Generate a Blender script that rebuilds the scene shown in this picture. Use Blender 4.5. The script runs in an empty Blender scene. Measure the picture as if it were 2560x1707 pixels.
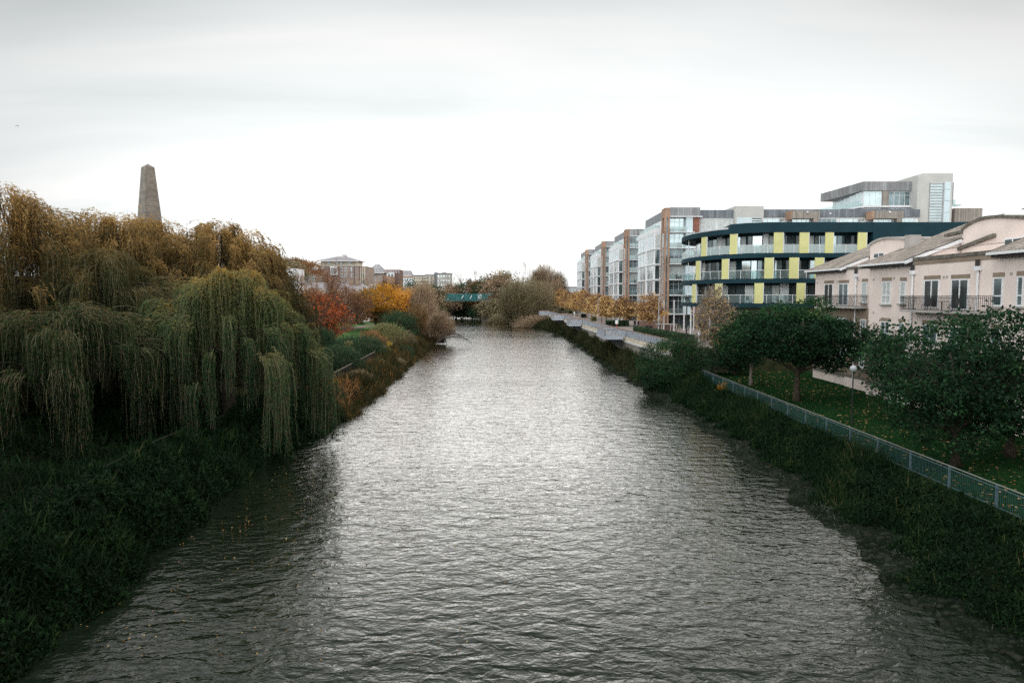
import bpy, math, random
import numpy as np
from mathutils import Vector, Matrix
R = math.radians
S = bpy.context.scene
COL = S.collection
rng = np.random.default_rng(7)
random.seed(7)

# ------------------------------------------------------------------ camera, world, sun
F = 1707.0                       # focal length in photo pixels (24 mm on a 36 mm frame)
CAMZ = 11.0
PITCH = math.atan((853.5-740)/F)
cam_d = bpy.data.cameras.new('camera'); cam = bpy.data.objects.new('camera', cam_d); COL.objects.link(cam)
cam_d.sensor_width = 36; cam_d.lens = 24; cam_d.clip_start = 0.1; cam_d.clip_end = 6000
cam.location = (0, 0, CAMZ); cam.rotation_euler = (math.pi/2-PITCH, 0, 0)
S.camera = cam
S.view_settings.view_transform = 'Standard'; S.view_settings.look = 'None'
S.view_settings.exposure = 0; S.view_settings.gamma = 1
S.cycles.max_bounces = 6; S.cycles.diffuse_bounces = 2; S.cycles.glossy_bounces = 3
S.cycles.transmission_bounces = 4; S.cycles.transparent_max_bounces = 8
S.cycles.caustics_reflective = False; S.cycles.caustics_refractive = False
S.cycles.use_denoising = False

SUN_EL, SUN_AZ = 26, 62      # azimuth measured from +Y towards +X (sun in front and to the right)
wd = bpy.data.worlds.new('World'); S.world = wd; wd.use_nodes = True
nt = wd.node_tree; N = nt.nodes; LK = nt.links
for n in list(N): N.remove(n)
def nd(t, **k):
    n = N.new(t)
    for a, b in k.items(): setattr(n, a, b)
    return n
def wmath(op, a, b=None, c=None):
    n = nd('ShaderNodeMath', operation=op)
    for i, v in enumerate((a, b, c)):
        if v is None: continue
        if isinstance(v, (int, float)): n.inputs[i].default_value = v
        else: LK.new(v, n.inputs[i])
    return n.outputs[0]
sky = nd('ShaderNodeTexSky'); sky.sky_type = 'NISHITA'; sky.sun_disc = False
sky.sun_elevation = R(SUN_EL); sky.sun_rotation = R(SUN_AZ); sky.dust_density = 3
tc = nd('ShaderNodeTexCoord'); sp = nd('ShaderNodeSeparateXYZ'); LK.new(tc.outputs['Generated'], sp.inputs[0])
X_, Y_, Z_ = sp.outputs
zc = wmath('MAXIMUM', Z_, 0.0)
den = wmath('ADD', zc, 0.16)
cx = wmath('DIVIDE', X_, den); cy = wmath('DIVIDE', Y_, den)
cb = nd('ShaderNodeCombineXYZ'); LK.new(cx, cb.inputs[0]); LK.new(wmath('MULTIPLY', cy, 1.8), cb.inputs[1]); cb.inputs[2].default_value = 3.7
rot = nd('ShaderNodeMapping'); rot.inputs['Rotation'].default_value = (0, 0, R(-7)); rot.inputs['Scale'].default_value = (0.55, 1.0, 1); LK.new(cb.outputs[0], rot.inputs[0])
nz = nd('ShaderNodeTexNoise'); nz.inputs['Scale'].default_value = 0.9; nz.inputs['Detail'].default_value = 6; nz.inputs['Roughness'].default_value = 0.52; nz.inputs['Distortion'].default_value = 0.5
LK.new(rot.outputs[0], nz.inputs['Vector'])
rp = nd('ShaderNodeValToRGB'); LK.new(nz.outputs[0], rp.inputs[0])
e = rp.color_ramp.elements
e[0].position = 0.30; e[0].color = (0.735, 0.77, 0.765, 1)
e[1].position = 0.68; e[1].color = (0.965, 0.955, 0.935, 1)
m = rp.color_ramp.elements.new(0.48); m.color = (0.845, 0.87, 0.86, 1)
# brighter low in the sky, brightest ahead and to the right where the sun stands behind the cloud
elev = nd('ShaderNodeMapRange'); elev.inputs['From Min'].default_value = 0.10; elev.inputs['From Max'].default_value = 0.40; elev.interpolation_type = 'SMOOTHSTEP'
elev.inputs['To Min'].default_value = 1.0; elev.inputs['To Max'].default_value = 0.0; LK.new(Z_, elev.inputs[0])
sdx, sdy = math.sin(R(9)), math.cos(R(9))
az = wmath('ADD', wmath('MULTIPLY', X_, sdx), wmath('MULTIPLY', Y_, sdy))
az = wmath('POWER', wmath('MAXIMUM', az, 0.0), 4.5)
back = wmath('MULTIPLY', wmath('MAXIMUM', wmath('ADD', wmath('MULTIPLY', Y_, -0.75), wmath('MULTIPLY', X_, -0.66)), 0.0), 2.6)   # unseen sky brightened behind and left, added to light the facades
glow = wmath('MULTIPLY', wmath('MULTIPLY', elev.outputs[0], az), .6)
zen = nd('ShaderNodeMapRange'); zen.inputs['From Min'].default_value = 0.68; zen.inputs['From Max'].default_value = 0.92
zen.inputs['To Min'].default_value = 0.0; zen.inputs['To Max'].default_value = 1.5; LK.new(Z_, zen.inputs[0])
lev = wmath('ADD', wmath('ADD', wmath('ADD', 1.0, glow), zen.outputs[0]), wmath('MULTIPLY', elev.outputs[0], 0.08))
hyp = wmath('SQRT', wmath('ADD', wmath('MULTIPLY', X_, X_), wmath('MULTIPLY', Y_, Y_)))
side = nd('ShaderNodeMapRange'); side.interpolation_type = 'SMOOTHSTEP'; side.inputs['From Min'].default_value = 0.66; side.inputs['From Max'].default_value = 0.985  # side and belt dim the sky, added to darken near water reflections
side.inputs['To Min'].default_value = 0.74; side.inputs['To Max'].default_value = 1.04
LK.new(wmath('ABSOLUTE', wmath('DIVIDE', Y_, wmath('MAXIMUM', hyp, 0.001))), side.inputs[0])
belt = nd('ShaderNodeMapRange'); belt.interpolation_type = 'SMOOTHSTEP'; belt.inputs['From Min'].default_value = 0.35; belt.inputs['From Max'].default_value = 0.44
belt.inputs['To Min'].default_value = 1.0; belt.inputs['To Max'].default_value = 0.78; LK.new(Z_, belt.inputs[0])
lev = wmath('MULTIPLY', wmath('MULTIPLY', wmath('MULTIPLY', lev, side.outputs[0]), belt.outputs[0]), 10.0)
sd2 = nd('ShaderNodeMapRange'); sd2.interpolation_type = 'SMOOTHSTEP'; sd2.inputs['From Min'].default_value = 0.80; sd2.inputs['From Max'].default_value = 0.985  # more side dimming higher up, added for the same darker water
sd2.inputs['To Min'].default_value = 0.34; sd2.inputs['To Max'].default_value = 0.0; LK.new(wmath('DIVIDE', Y_, wmath('MAXIMUM', hyp, 0.001)), sd2.inputs[0])
up2 = nd('ShaderNodeMapRange'); up2.interpolation_type = 'SMOOTHSTEP'; up2.inputs['From Min'].default_value = 0.24; up2.inputs['From Max'].default_value = 0.42; LK.new(Z_, up2.inputs[0])
dn2 = nd('ShaderNodeMapRange'); dn2.inputs['From Min'].default_value = 0.55; dn2.inputs['From Max'].default_value = 0.75; dn2.inputs['To Min'].default_value = 1; dn2.inputs['To Max'].default_value = 0; LK.new(Z_, dn2.inputs[0])
cut = wmath('SUBTRACT', 1.0, wmath('MULTIPLY', wmath('MULTIPLY', sd2.outputs[0], up2.outputs[0]), dn2.outputs[0]))
lev = wmath('MULTIPLY', lev, cut)
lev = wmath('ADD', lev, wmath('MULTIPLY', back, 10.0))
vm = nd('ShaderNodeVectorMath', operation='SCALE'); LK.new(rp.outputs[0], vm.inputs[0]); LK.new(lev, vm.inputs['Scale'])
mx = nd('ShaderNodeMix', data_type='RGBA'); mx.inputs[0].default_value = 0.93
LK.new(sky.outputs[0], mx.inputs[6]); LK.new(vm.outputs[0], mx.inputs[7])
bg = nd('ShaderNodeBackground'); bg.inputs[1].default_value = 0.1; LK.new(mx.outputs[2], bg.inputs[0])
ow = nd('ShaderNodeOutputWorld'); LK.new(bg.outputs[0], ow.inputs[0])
sd = bpy.data.lights.new('sun', 'SUN'); sd.energy = 1.2; sd.angle = R(14); sd.color = (1.0, 0.86, 0.76)
so = bpy.data.objects.new('sun', sd); COL.objects.link(so)
# light comes through thin cloud from the right
LAZ = 95
so.rotation_euler = (R(90-30), 0, R(180-LAZ))
sky.sun_rotation = R(LAZ); sky.sun_elevation = R(30)

# ------------------------------------------------------------------ projection helpers (photo pixel -> place in the world)
CT, ST = math.cos(PITCH), math.sin(PITCH)
def ray(px, py):
    u = (px-1280)/F; v = (853.5-py)/F
    return (u, CT+v*ST, -ST+v*CT)
def atY(px, py, Y):
    d = ray(px, py); s = Y/d[1]; return (d[0]*s, Y, CAMZ+d[2]*s)
def atX(px, py, X):
    d = ray(px, py); s = X/d[0]; return (X, d[1]*s, CAMZ+d[2]*s)
def atZ(px, py, z):
    d = ray(px, py); s = (z-CAMZ)/d[2]; return (d[0]*s, d[1]*s, z)
def pxof(X, Y, z):
    dz = z-CAMZ
    c = Y*CT-dz*ST; v = Y*ST+dz*CT
    return 1280+F*X/c, 853.5-F*v/c

# ------------------------------------------------------------------ object helpers
def tag(o, label=None, cat=None, group=None, kind=None):
    if label: o['label'] = label
    if cat: o['category'] = cat
    if group: o['group'] = group
    if kind: o['kind'] = kind
    return o
def empty(name, loc=(0, 0, 0), label=None, cat=None, group=None, rz=0):
    o = bpy.data.objects.new(name, None); COL.objects.link(o); o.location = loc; o.rotation_euler = (0, 0, rz)
    o.empty_display_size = 0.3
    return tag(o, label, cat, group)
def copy_tree(o, parent=None):
    c = o.copy(); COL.objects.link(c)
    if parent is not None: c.parent = parent
    for ch in o.children: copy_tree(ch, c)
    return c
class MB:
    """collects shapes; build() links them as ONE mesh object"""
    def __init__(s): s.v = []; s.f = []
    def add(s, vs, fs):
        b = len(s.v); s.v += [tuple(p) for p in vs]; s.f += [tuple(b+i for i in f) for f in fs]; return s
    def box(s, x0, x1, y0, y1, z0, z1):
        return s.add([(x0,y0,z0),(x1,y0,z0),(x1,y1,z0),(x0,y1,z0),(x0,y0,z1),(x1,y0,z1),(x1,y1,z1),(x0,y1,z1)],
                     [(0,3,2,1),(4,5,6,7),(0,1,5,4),(1,2,6,5),(2,3,7,6),(3,0,4,7)])
    def bar(s, p, q, w, h, up=(0, 0, 1)):
        p = Vector(p); q = Vector(q); d = (q-p).normalized(); u = Vector(up)
        if abs(d.dot(u)) > .99: u = Vector((1, 0, 0))
        a = d.cross(u).normalized()*(w/2); b = a.cross(d).normalized()*(h/2)
        vs = [p-a-b, p+a-b, p+a+b, p-a+b, q-a-b, q+a-b, q+a+b, q-a+b]
        return s.add(vs, [(0,1,2,3),(7,6,5,4),(0,4,5,1),(1,5,6,2),(2,6,7,3),(3,7,4,0)])
    def tube(s, pts, rad, n=6, caps=True):
        pts = [Vector(p) for p in pts]
        if isinstance(rad, (int, float)): rad = [rad]*len(pts)
        b = len(s.v); k = len(pts)
        for i, p in enumerate(pts):
            d = (pts[min(i+1, k-1)]-pts[max(i-1, 0)]).normalized()
            u = Vector((0, 0, 1)) if abs(d.z) < .9 else Vector((1, 0, 0))
            a = d.cross(u).normalized(); c = d.cross(a)
            for j in range(n):
                t = 2*math.pi*j/n; s.v.append(tuple(p+(a*math.cos(t)+c*math.sin(t))*rad[i]))
        for i in range(k-1):
            for j in range(n):
                j2 = (j+1) % n; s.f.append((b+i*n+j, b+i*n+j2, b+(i+1)*n+j2, b+(i+1)*n+j))
        if caps: s.f.append(tuple(b+j for j in range(n))[::-1]); s.f.append(tuple(b+(k-1)*n+j for j in range(n)))
        return s
    def prism(s, poly, z0, z1):
        n = len(poly)
        return s.add([(x, y, z0) for x, y in poly]+[(x, y, z1) for x, y in poly],
                     [tuple(range(n))[::-1], tuple(range(n, 2*n))]+[(i, (i+1) % n, n+(i+1) % n, n+i) for i in range(n)])
    def slab3(s, poly, off):
        """closed solid: a 3-D polygon and its copy moved by off"""
        n = len(poly); o = Vector(off)
        return s.add([tuple(p) for p in poly]+[tuple(Vector(p)+o) for p in poly],
                     [tuple(range(n))[::-1], tuple(range(n, 2*n))]+[(i, (i+1) % n, n+(i+1) % n, n+i) for i in range(n)])
    def lathe(s, prof, c, n=16):
        b = len(s.v)
        for r, z in prof:
            for j in range(n):
                t = 2*math.pi*j/n; s.v.append((c[0]+r*math.cos(t), c[1]+r*math.sin(t), c[2]+z))
        for i in range(len(prof)-1):
            for j in range(n):
                j2 = (j+1) % n; s.f.append((b+i*n+j, b+i*n+j2, b+(i+1)*n+j2, b+(i+1)*n+j))
        return s
    def build(s, name, mat, parent=None, smooth=False):
        me = bpy.data.meshes.new(name); me.from_pydata(s.v, [], s.f); me.update()
        if mat: me.materials.append(mat)
        if smooth: me.polygons.foreach_set('use_smooth', [True]*len(me.polygons))
        o = bpy.data.objects.new(name, me); COL.objects.link(o)
        if parent is not None: o.parent = parent
        return o
def npmesh(name, V, Q, mat, parent=None, rnd=None, smooth=False):
    """fast mesh from numpy arrays; Q is (n,k) faces; rnd is a per-face hue number"""
    me = bpy.data.meshes.new(name)
    n, k = Q.shape
    me.vertices.add(len(V)); me.vertices.foreach_set('co', np.ascontiguousarray(V, dtype=np.float32).ravel())
    me.loops.add(n*k); me.loops.foreach_set('vertex_index', np.ascontiguousarray(Q, dtype=np.int32).ravel())
    me.polygons.add(n); me.polygons.foreach_set('loop_start', np.arange(0, n*k, k, dtype=np.int32))
    me.update(calc_edges=True)
    if rnd is not None:
        a = me.attributes.new('rnd', 'FLOAT', 'FACE'); a.data.foreach_set('value', np.ascontiguousarray(rnd, dtype=np.float32))
    if smooth: me.polygons.foreach_set('use_smooth', np.ones(n, dtype=bool))
    if mat: me.materials.append(mat)
    o = bpy.data.objects.new(name, me); COL.objects.link(o)
    if parent is not None: o.parent = parent
    return o

# ------------------------------------------------------------------ materials
class MN:
    def __init__(s, name):
        s.m = bpy.data.materials.new(name); s.m.use_nodes = True; s.t = s.m.node_tree; s.n = s.t.nodes
        s.b = s.n['Principled BSDF']; s.out = s.n['Material Output']
    def new(s, t, **k):
        n = s.n.new(t)
        for a, b in k.items(): setattr(n, a, b)
        return n
    def link(s, a, b): s.t.links.new(a, b)
    def math(s, op, a, b=None):
        n = s.new('ShaderNodeMath', operation=op)
        for i, v in enumerate((a, b)):
            if v is None: continue
            if isinstance(v, (int, float)): n.inputs[i].default_value = v
            else: s.link(v, n.inputs[i])
        return n.outputs[0]
    def pos(s): return s.new('ShaderNodeNewGeometry').outputs['Position']
    def noise(s, scale, detail=4, vec=None, rough=.55):
        n = s.new('ShaderNodeTexNoise'); n.inputs['Scale'].default_value = scale; n.inputs['Detail'].default_value = detail; n.inputs['Roughness'].default_value = rough
        s.link(vec if vec is not None else s.pos(), n.inputs['Vector']); return n.outputs[0]
    def ramp(s, fac, stops):
        r = s.new('ShaderNodeValToRGB'); s.link(fac, r.inputs[0]); e = r.color_ramp.elements
        while len(e) < len(stops): e.new(0.5)
        for i, (p, c) in enumerate(stops): e[i].position = p; e[i].color = (*c, 1) if len(c) == 3 else c
        return r.outputs[0]
    def mix(s, fac, a, b):
        n = s.new('ShaderNodeMix', data_type='RGBA')
        if isinstance(fac, (int, float)): n.inputs[0].default_value = fac
        else: s.link(fac, n.inputs[0])
        for i, v in ((6, a), (7, b)):
            if isinstance(v, tuple): n.inputs[i].default_value = (*v, 1)
            else: s.link(v, n.inputs[i])
        return n.outputs[2]
    def bump(s, h, strength, dist=0.05):
        b = s.new('ShaderNodeBump'); b.inputs['Strength'].default_value = strength; b.inputs['Distance'].default_value = dist
        s.link(h, b.inputs['Height']); s.link(b.outputs[0], s.b.inputs['Normal'])
def c3(c, k): return tuple(min(1, x*k) for x in c)
def plain(name, col, rough=.7, var=.18, scale=1.2, bump=0, metal=0, spec=.5):
    m = MN(name); f = m.noise(scale, 6)
    m.link(m.ramp(f, [(.3, c3(col, 1-var)), (.7, c3(col, 1+var))]), m.b.inputs['Base Color'])
    m.b.inputs['Roughness'].default_value = rough; m.b.inputs['Metallic'].default_value = metal
    m.b.inputs['Specular IOR Level'].default_value = spec
    if bump: m.bump(m.noise(scale*12, 3), bump, .02)
    return m.m
def wallvec(m):
    sx = m.new('ShaderNodeSeparateXYZ'); m.link(m.pos(), sx.inputs[0])
    cb = m.new('ShaderNodeCombineXYZ'); m.link(m.math('ADD', sx.outputs[0], sx.outputs[1]), cb.inputs[0]); m.link(sx.outputs[2], cb.inputs[1])
    return cb.outputs[0], sx
def brick(name, c1, c2, mortar, w=.225, h=.075, rough=.85, vec=None, msize=.012):
    m = MN(name); v, _ = wallvec(m)
    b = m.new('ShaderNodeTexBrick'); m.link(v, b.inputs['Vector'])
    b.inputs['Color1'].default_value = (*c1, 1); b.inputs['Color2'].default_value = (*c2, 1); b.inputs['Mortar'].default_value = (*mortar, 1)
    b.inputs['Scale'].default_value = 1; b.inputs['Brick Width'].default_value = w; b.inputs['Row Height'].default_value = h; b.inputs['Mortar Size'].default_value = msize
    f = m.noise(.35, 6)
    n = m.new('ShaderNodeMix', data_type='RGBA', blend_type='MULTIPLY'); n.inputs[0].default_value = 1
    m.link(b.outputs[0], n.inputs[6]); m.link(m.ramp(f, [(.3, (.68,.68,.66)), (.7, (1.1,1.08,1.05))]), n.inputs[7])
    m.link(n.outputs[2], m.b.inputs['Base Color']); m.b.inputs['Roughness'].default_value = rough
    m.bump(b.outputs[1], -.4, .02)
    return m.m
def seamed(name, col, per=.45, dark=.55, rough=.45, metal=.4, var=.25):
    m = MN(name); v, sx = wallvec(m); s1 = m.new('ShaderNodeSeparateXYZ'); m.link(v, s1.inputs[0])
    fr = m.math('FRACT', m.math('DIVIDE', s1.outputs[0], per))
    cell = m.math('FLOOR', m.math('DIVIDE', s1.outputs[0], per))
    wn = m.new('ShaderNodeTexWhiteNoise', noise_dimensions='1D'); m.link(cell, wn.inputs['W'])
    base = m.ramp(wn.outputs[0], [(0, c3(col, 1-var)), (1, c3(col, 1+var))])
    n = m.new('ShaderNodeMix', data_type='RGBA', blend_type='MULTIPLY'); n.inputs[0].default_value = 1
    m.link(base, n.inputs[6]); m.link(m.ramp(m.noise(.8, 5), [(.3, (.8,.8,.8)), (.7, (1.1,1.1,1.1))]), n.inputs[7])
    seam = m.math('LESS_THAN', fr, .14)
    m.link(m.mix(seam, n.outputs[2], c3(col, dark)), m.b.inputs['Base Color'])
    m.b.inputs['Roughness'].default_value = rough; m.b.inputs['Metallic'].default_value = metal
    return m.m
def glass(name, col, rough=.08, metal=.45, var=.3, scale=.5):
    """window pane: dark room or drawn blind behind a reflecting sheet"""
    m = MN(name); v, sx = wallvec(m)
    f = m.noise(scale, 3, v)
    m.link(m.ramp(f, [(.35, c3(col, 1-var)), (.65, c3(col, 1+var))]), m.b.inputs['Base Color'])
    m.b.inputs['Roughness'].default_value = rough; m.b.inputs['Metallic'].default_value = metal
    return m.m
def clear_glass(name, tint=(.8, .9, .9), a=.35):
    m = MN(name)
    tr = m.new('ShaderNodeBsdfTransparent'); tr.inputs[0].default_value = (*tint, 1)
    m.b.inputs['Base Color'].default_value = (.72, .8, .8, 1); m.b.inputs['Roughness'].default_value = .12
    mx = m.new('ShaderNodeMixShader'); mx.inputs[0].default_value = a
    m.link(tr.outputs[0], mx.inputs[1]); m.link(m.b.outputs[0], mx.inputs[2]); m.link(mx.outputs[0], m.out.inputs[0])
    return m.m
def leafmat(name, stops, trans=.3, rough=.75, spec=.05):
    """leaf colour from the per-face hue number, some light let through"""
    m = MN(name); at = m.new('ShaderNodeAttribute', attribute_name='rnd', attribute_type='GEOMETRY')
    col = m.ramp(at.outputs['Fac'], stops)
    m.link(col, m.b.inputs['Base Color']); m.b.inputs['Roughness'].default_value = rough; m.b.inputs['Specular IOR Level'].default_value = spec
    tl = m.new('ShaderNodeBsdfTranslucent'); m.link(col, tl.inputs[0])
    mx = m.new('ShaderNodeMixShader'); mx.inputs[0].default_value = trans
    m.link(m.b.outputs[0], mx.inputs[1]); m.link(tl.outputs[0], mx.inputs[2]); m.link(mx.outputs[0], m.out.inputs[0])
    return m.m

M = {}
M['pink'] = plain('pink_render', (.76, .655, .605), .9, .10, .5, bump=.25)
M['white_render'] = plain('white_render', (.76, .79, .81), .8, .08, .5)
M['white_paint'] = plain('white_paint', (.75, .76, .78), .5, .05, 2)
M['cream'] = plain('cream_render', (.62, .55, .44), .85, .1, .4)
M['grey_render'] = plain('grey_render', (.50, .50, .48), .85, .10, .4)
M['concrete'] = plain('concrete', (.36, .34, .32), .9, .22, .5, bump=.3)
M['pale_concrete'] = plain('pale_concrete', (.55, .56, .57), .85, .12, .6)
M['coping'] = plain('mossy_coping', (.13, .12, .10), .9, .5, 2.5, bump=.3)
M['navy'] = plain('navy_metal', (.007, .033, .046), .7, .2, .6, spec=.2)
M['lime'] = plain('lime_panel', (.60, .59, .26), .6, .07, .8)
M['brick_orange'] = brick('orange_brick', (.42, .20, .11), (.33, .15, .085), (.42, .38, .33))
M['brick_red'] = brick('red_brick', (.22, .10, .075), (.16, .07, .055), (.26, .22, .2))
M['brick_brown'] = brick('brown_brick', (.42, .31, .28), (.33, .24, .215), (.42, .38, .35))
M['brick_buff'] = brick('buff_brick', (.30, .22, .15), (.22, .15, .10), (.3, .27, .24))
M['terra'] = brick('terracotta_tiles', (.36, .15, .10), (.28, .11, .08), (.2, .1, .07), .6, .22, .7)
M['granite'] = brick('granite_blocks', (.27, .24, .21), (.19, .175, .16), (.13, .12, .11), 1.5, .75, .9, msize=.05)
M['quay_stone'] = brick('quay_stone', (.34, .31, .28), (.23, .21, .19), (.17, .16, .15), .7, .32, .95, msize=.03)
M['zinc'] = seamed('zinc_cladding', (.27, .275, .285), .5)
M['zinc_dark'] = seamed('dark_zinc_cladding', (.17, .19, .215), .5)
M['timber'] = seamed('weathered_timber', (.30, .27, .24), .16, .6, .8, 0, .3)
M['slate'] = seamed('slate_roof', (.28, .27, .29), .35, .8, .7, 0, .15)
M['glass_dark'] = glass('glass_dark', (.05, .07, .075), .05, .2, .5)
M['glass_sky'] = glass('glass_sky', (.50, .60, .62), .06, .6, .15)
M['glass_curtain'] = glass('glass_curtain', (.50, .54, .53), .45, .15, .14, 2)
M['glass_mid'] = glass('glass_mid', (.17, .23, .25), .06, .4, .4)
M['blind_brown'] = seamed('brown_blind', (.24, .21, .19), .18, .6, .6, .1)
M['panel_blue'] = plain('pale_blue_panel', (.58, .70, .75), .3, .08, .3)
M['clear'] = clear_glass('balcony_glass')
M['clear_dark'] = clear_glass('balcony_glass_thin', (.8, .88, .88), .07)
M['steel'] = plain('grey_steel', (.36, .37, .38), .45, .1, 2, metal=.5)
M['fence_rail'] = plain('weathered_rail', (.20, .21, .20), .8, .2, 2, spec=.1)
M['rail_brown'] = plain('brown_handrail', (.30, .19, .15), .6, .2, 2)
M['black_metal'] = plain('black_metal', (.02, .022, .024), .5, .2, 2, metal=.2)
M['iron'] = plain('dark_iron', (.035, .03, .03), .6, .3, 3)
M['teal'] = plain('teal_girder', (.02, .20, .21), .6, .3, .8)
M['fence_blue'] = plain('blue_grey_fence', (.09, .135, .155), .6, .15, 3, spec=.2)
M['fence_bar'] = plain('dark_teal_bar', (.035, .08, .085), .7, .15, 3, spec=.1)
M['rust_white'] = plain('white_squiggle', (.7, .75, .78), .6, .1, 3)
M['orange_plastic'] = plain('orange_plastic', (.80, .17, .03), .5, .1, 2)
M['red_paint'] = plain('red_paint', (.5, .05, .04), .5, .1, 2)
M['globe'] = plain('opal_globe', (.38, .40, .42), .25, .03, 3)
M['bark'] = plain('bark', (.06, .05, .038), .95, .45, 5, bump=.5, spec=.05)
M['bark_pale'] = plain('pale_bark', (.20, .17, .14), .95, .35, 5, bump=.4)
M['twig'] = plain('twig_brown', (.13, .085, .06), .9, .3, 3)
M['skin'] = plain('skin', (.45, .28, .21), .6, .05, 3)
M['cloth_dark'] = plain('dark_cloth', (.015, .017, .022), .9, .2, 8)
M['denim'] = plain('denim', (.03, .05, .09), .9, .2, 8)
M['planter'] = plain('planter_stone', (.3, .28, .26), .9, .2, 2)
M['gull'] = plain('grey_feathers', (.08, .085, .09), .8, .1, 5)
def tilemat():
    m = MN('weathered_roof_tiles'); sx = m.new('ShaderNodeSeparateXYZ'); m.link(m.pos(), sx.inputs[0])
    cb = m.new('ShaderNodeCombineXYZ'); m.link(sx.outputs[1], cb.inputs[0]); m.link(sx.outputs[0], cb.inputs[1])
    b = m.new('ShaderNodeTexBrick'); m.link(cb.outputs[0], b.inputs['Vector'])
    b.inputs['Color1'].default_value = (.43, .395, .36, 1); b.inputs['Color2'].default_value = (.27, .245, .22, 1); b.inputs['Mortar'].default_value = (.09, .07, .06, 1)
    b.inputs['Scale'].default_value = 1; b.inputs['Brick Width'].default_value = .34; b.inputs['Row Height'].default_value = .33; b.inputs['Mortar Size'].default_value = .035
    n = m.new('ShaderNodeMix', data_type='RGBA', blend_type='MULTIPLY'); n.inputs[0].default_value = 1
    m.link(b.outputs[0], n.inputs[6]); m.link(m.ramp(m.noise(.7, 6), [(.3, (.6,.58,.55)), (.7, (1.2,1.15,1.1))]), n.inputs[7])
    m.link(n.outputs[2], m.b.inputs['Base Color']); m.b.inputs['Roughness'].default_value = .8
    m.bump(b.outputs[1], -.6, .04)
    return m.m
M['tiles'] = tilemat()
def groundmat(name, stops, scale, bump=.5, s2=9):
    m = MN(name); a = m.noise(scale, 8, rough=.65); b = m.noise(s2, 6, rough=.7)
    f = m.math('ADD', m.math('MULTIPLY', a, .55), m.math('MULTIPLY', b, .45))
    m.link(m.ramp(f, stops), m.b.inputs['Base Color']); m.b.inputs['Roughness'].default_value = .95; m.b.inputs['Specular IOR Level'].default_value = .04
    m.bump(b, bump, .08)
    return m.m
M['soil'] = groundmat('bank_soil', [(.35, (.012, .018, .008)), (.5, (.03, .035, .016)), (.65, (.06, .055, .03))], .35)
M['grass'] = groundmat('lawn_grass', [(.36, (.005, .020, .006)), (.5, (.010, .038, .011)), (.64, (.022, .052, .017))], .25, .6, 14)
M['grass_light'] = groundmat('garden_grass', [(.36, (.03, .09, .03)), (.5, (.06, .15, .05)), (.64, (.10, .19, .07))], .25, .5, 14)
M['mud'] = groundmat('wet_mud', [(.42, (.004, .008, .004)), (.54, (.012, .018, .012)), (.68, (.06, .07, .05))], .8, .9, 6)
M['path'] = groundmat('garden_path', [(.36, (.12, .095, .085)), (.5, (.19, .15, .14)), (.66, (.25, .21, .19))], .6, .3, 9)
M['tarmac'] = groundmat('river_walk', [(.36, (.045, .045, .05)), (.5, (.07, .068, .075)), (.66, (.10, .09, .09))], .6, .3, 9)
M['paving'] = groundmat('plaza_paving', [(.36, (.20, .17, .155)), (.5, (.27, .235, .215)), (.66, (.33, .29, .27))], .4, .3, 6)
def watermat():
    m = MN('river_water'); P = m.pos()
    def layer(sx, sy, scale, detail, rough, ang=0, dist=0.0):
        mp = m.new('ShaderNodeMapping'); m.link(P, mp.inputs[0]); mp.inputs['Scale'].default_value = (sx, sy, 1); mp.inputs['Rotation'].default_value = (0, 0, R(ang))
        n = m.new('ShaderNodeTexNoise'); n.inputs['Scale'].default_value = scale; n.inputs['Detail'].default_value = detail; n.inputs['Roughness'].default_value = rough; n.inputs['Distortion'].default_value = dist
        m.link(mp.outputs[0], n.inputs['Vector']); return n.outputs[0]
    a = layer(.8, 1.4, .95, 2, .45, 6, .6)
    b = layer(.85, 1.3, 2.8, 3, .5, -8, .8)
    c = layer(.7, 1.2, 7.0, 2, .5, 12, .3)
    patch = layer(.4, 1, .045, 3, .5)
    h = m.math('ADD', m.math('ADD', m.math('MULTIPLY', a, WAVE[0]), m.math('MULTIPLY', b, WAVE[1])), m.math('MULTIPLY', c, WAVE[2]))
    h = m.math('MULTIPLY', h, m.math('ADD', m.math('MULTIPLY', patch, 1.3), .35))
    bp = m.new('ShaderNodeBump'); bp.inputs['Strength'].default_value = 1; bp.inputs['Distance'].default_value = 1
    m.link(h, bp.inputs['Height'])
    m.b.inputs['Base Color'].default_value = (.008, .014, .008, 1); m.b.inputs['Roughness'].default_value = .8; m.b.inputs['Specular IOR Level'].default_value = 0
    fr = m.new('ShaderNodeFresnel'); fr.inputs['IOR'].default_value = 2.1; m.link(bp.outputs[0], fr.inputs['Normal'])
    fac = m.new('ShaderNodeMapRange'); fac.inputs['From Min'].default_value = .155; fac.inputs['From Max'].default_value = .375; fac.inputs['To Min'].default_value = .015; fac.inputs['To Max'].default_value = .97
    m.link(fr.outputs[0], fac.inputs[0])
    gl = m.new('ShaderNodeBsdfGlossy'); gl.inputs['Roughness'].default_value = .05; gl.inputs['Color'].default_value = (1, .965, .935, 1); m.link(bp.outputs[0], gl.inputs['Normal'])
    mx_ = m.new('ShaderNodeMixShader'); m.link(fac.outputs[0], mx_.inputs[0]); m.link(m.b.outputs[0], mx_.inputs[1]); m.link(gl.outputs[0], mx_.inputs[2]); m.link(mx_.outputs[0], m.out.inputs[0])
    return m.m
WAVE = (.092, .038, .004)
M['water'] = watermat()

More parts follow.
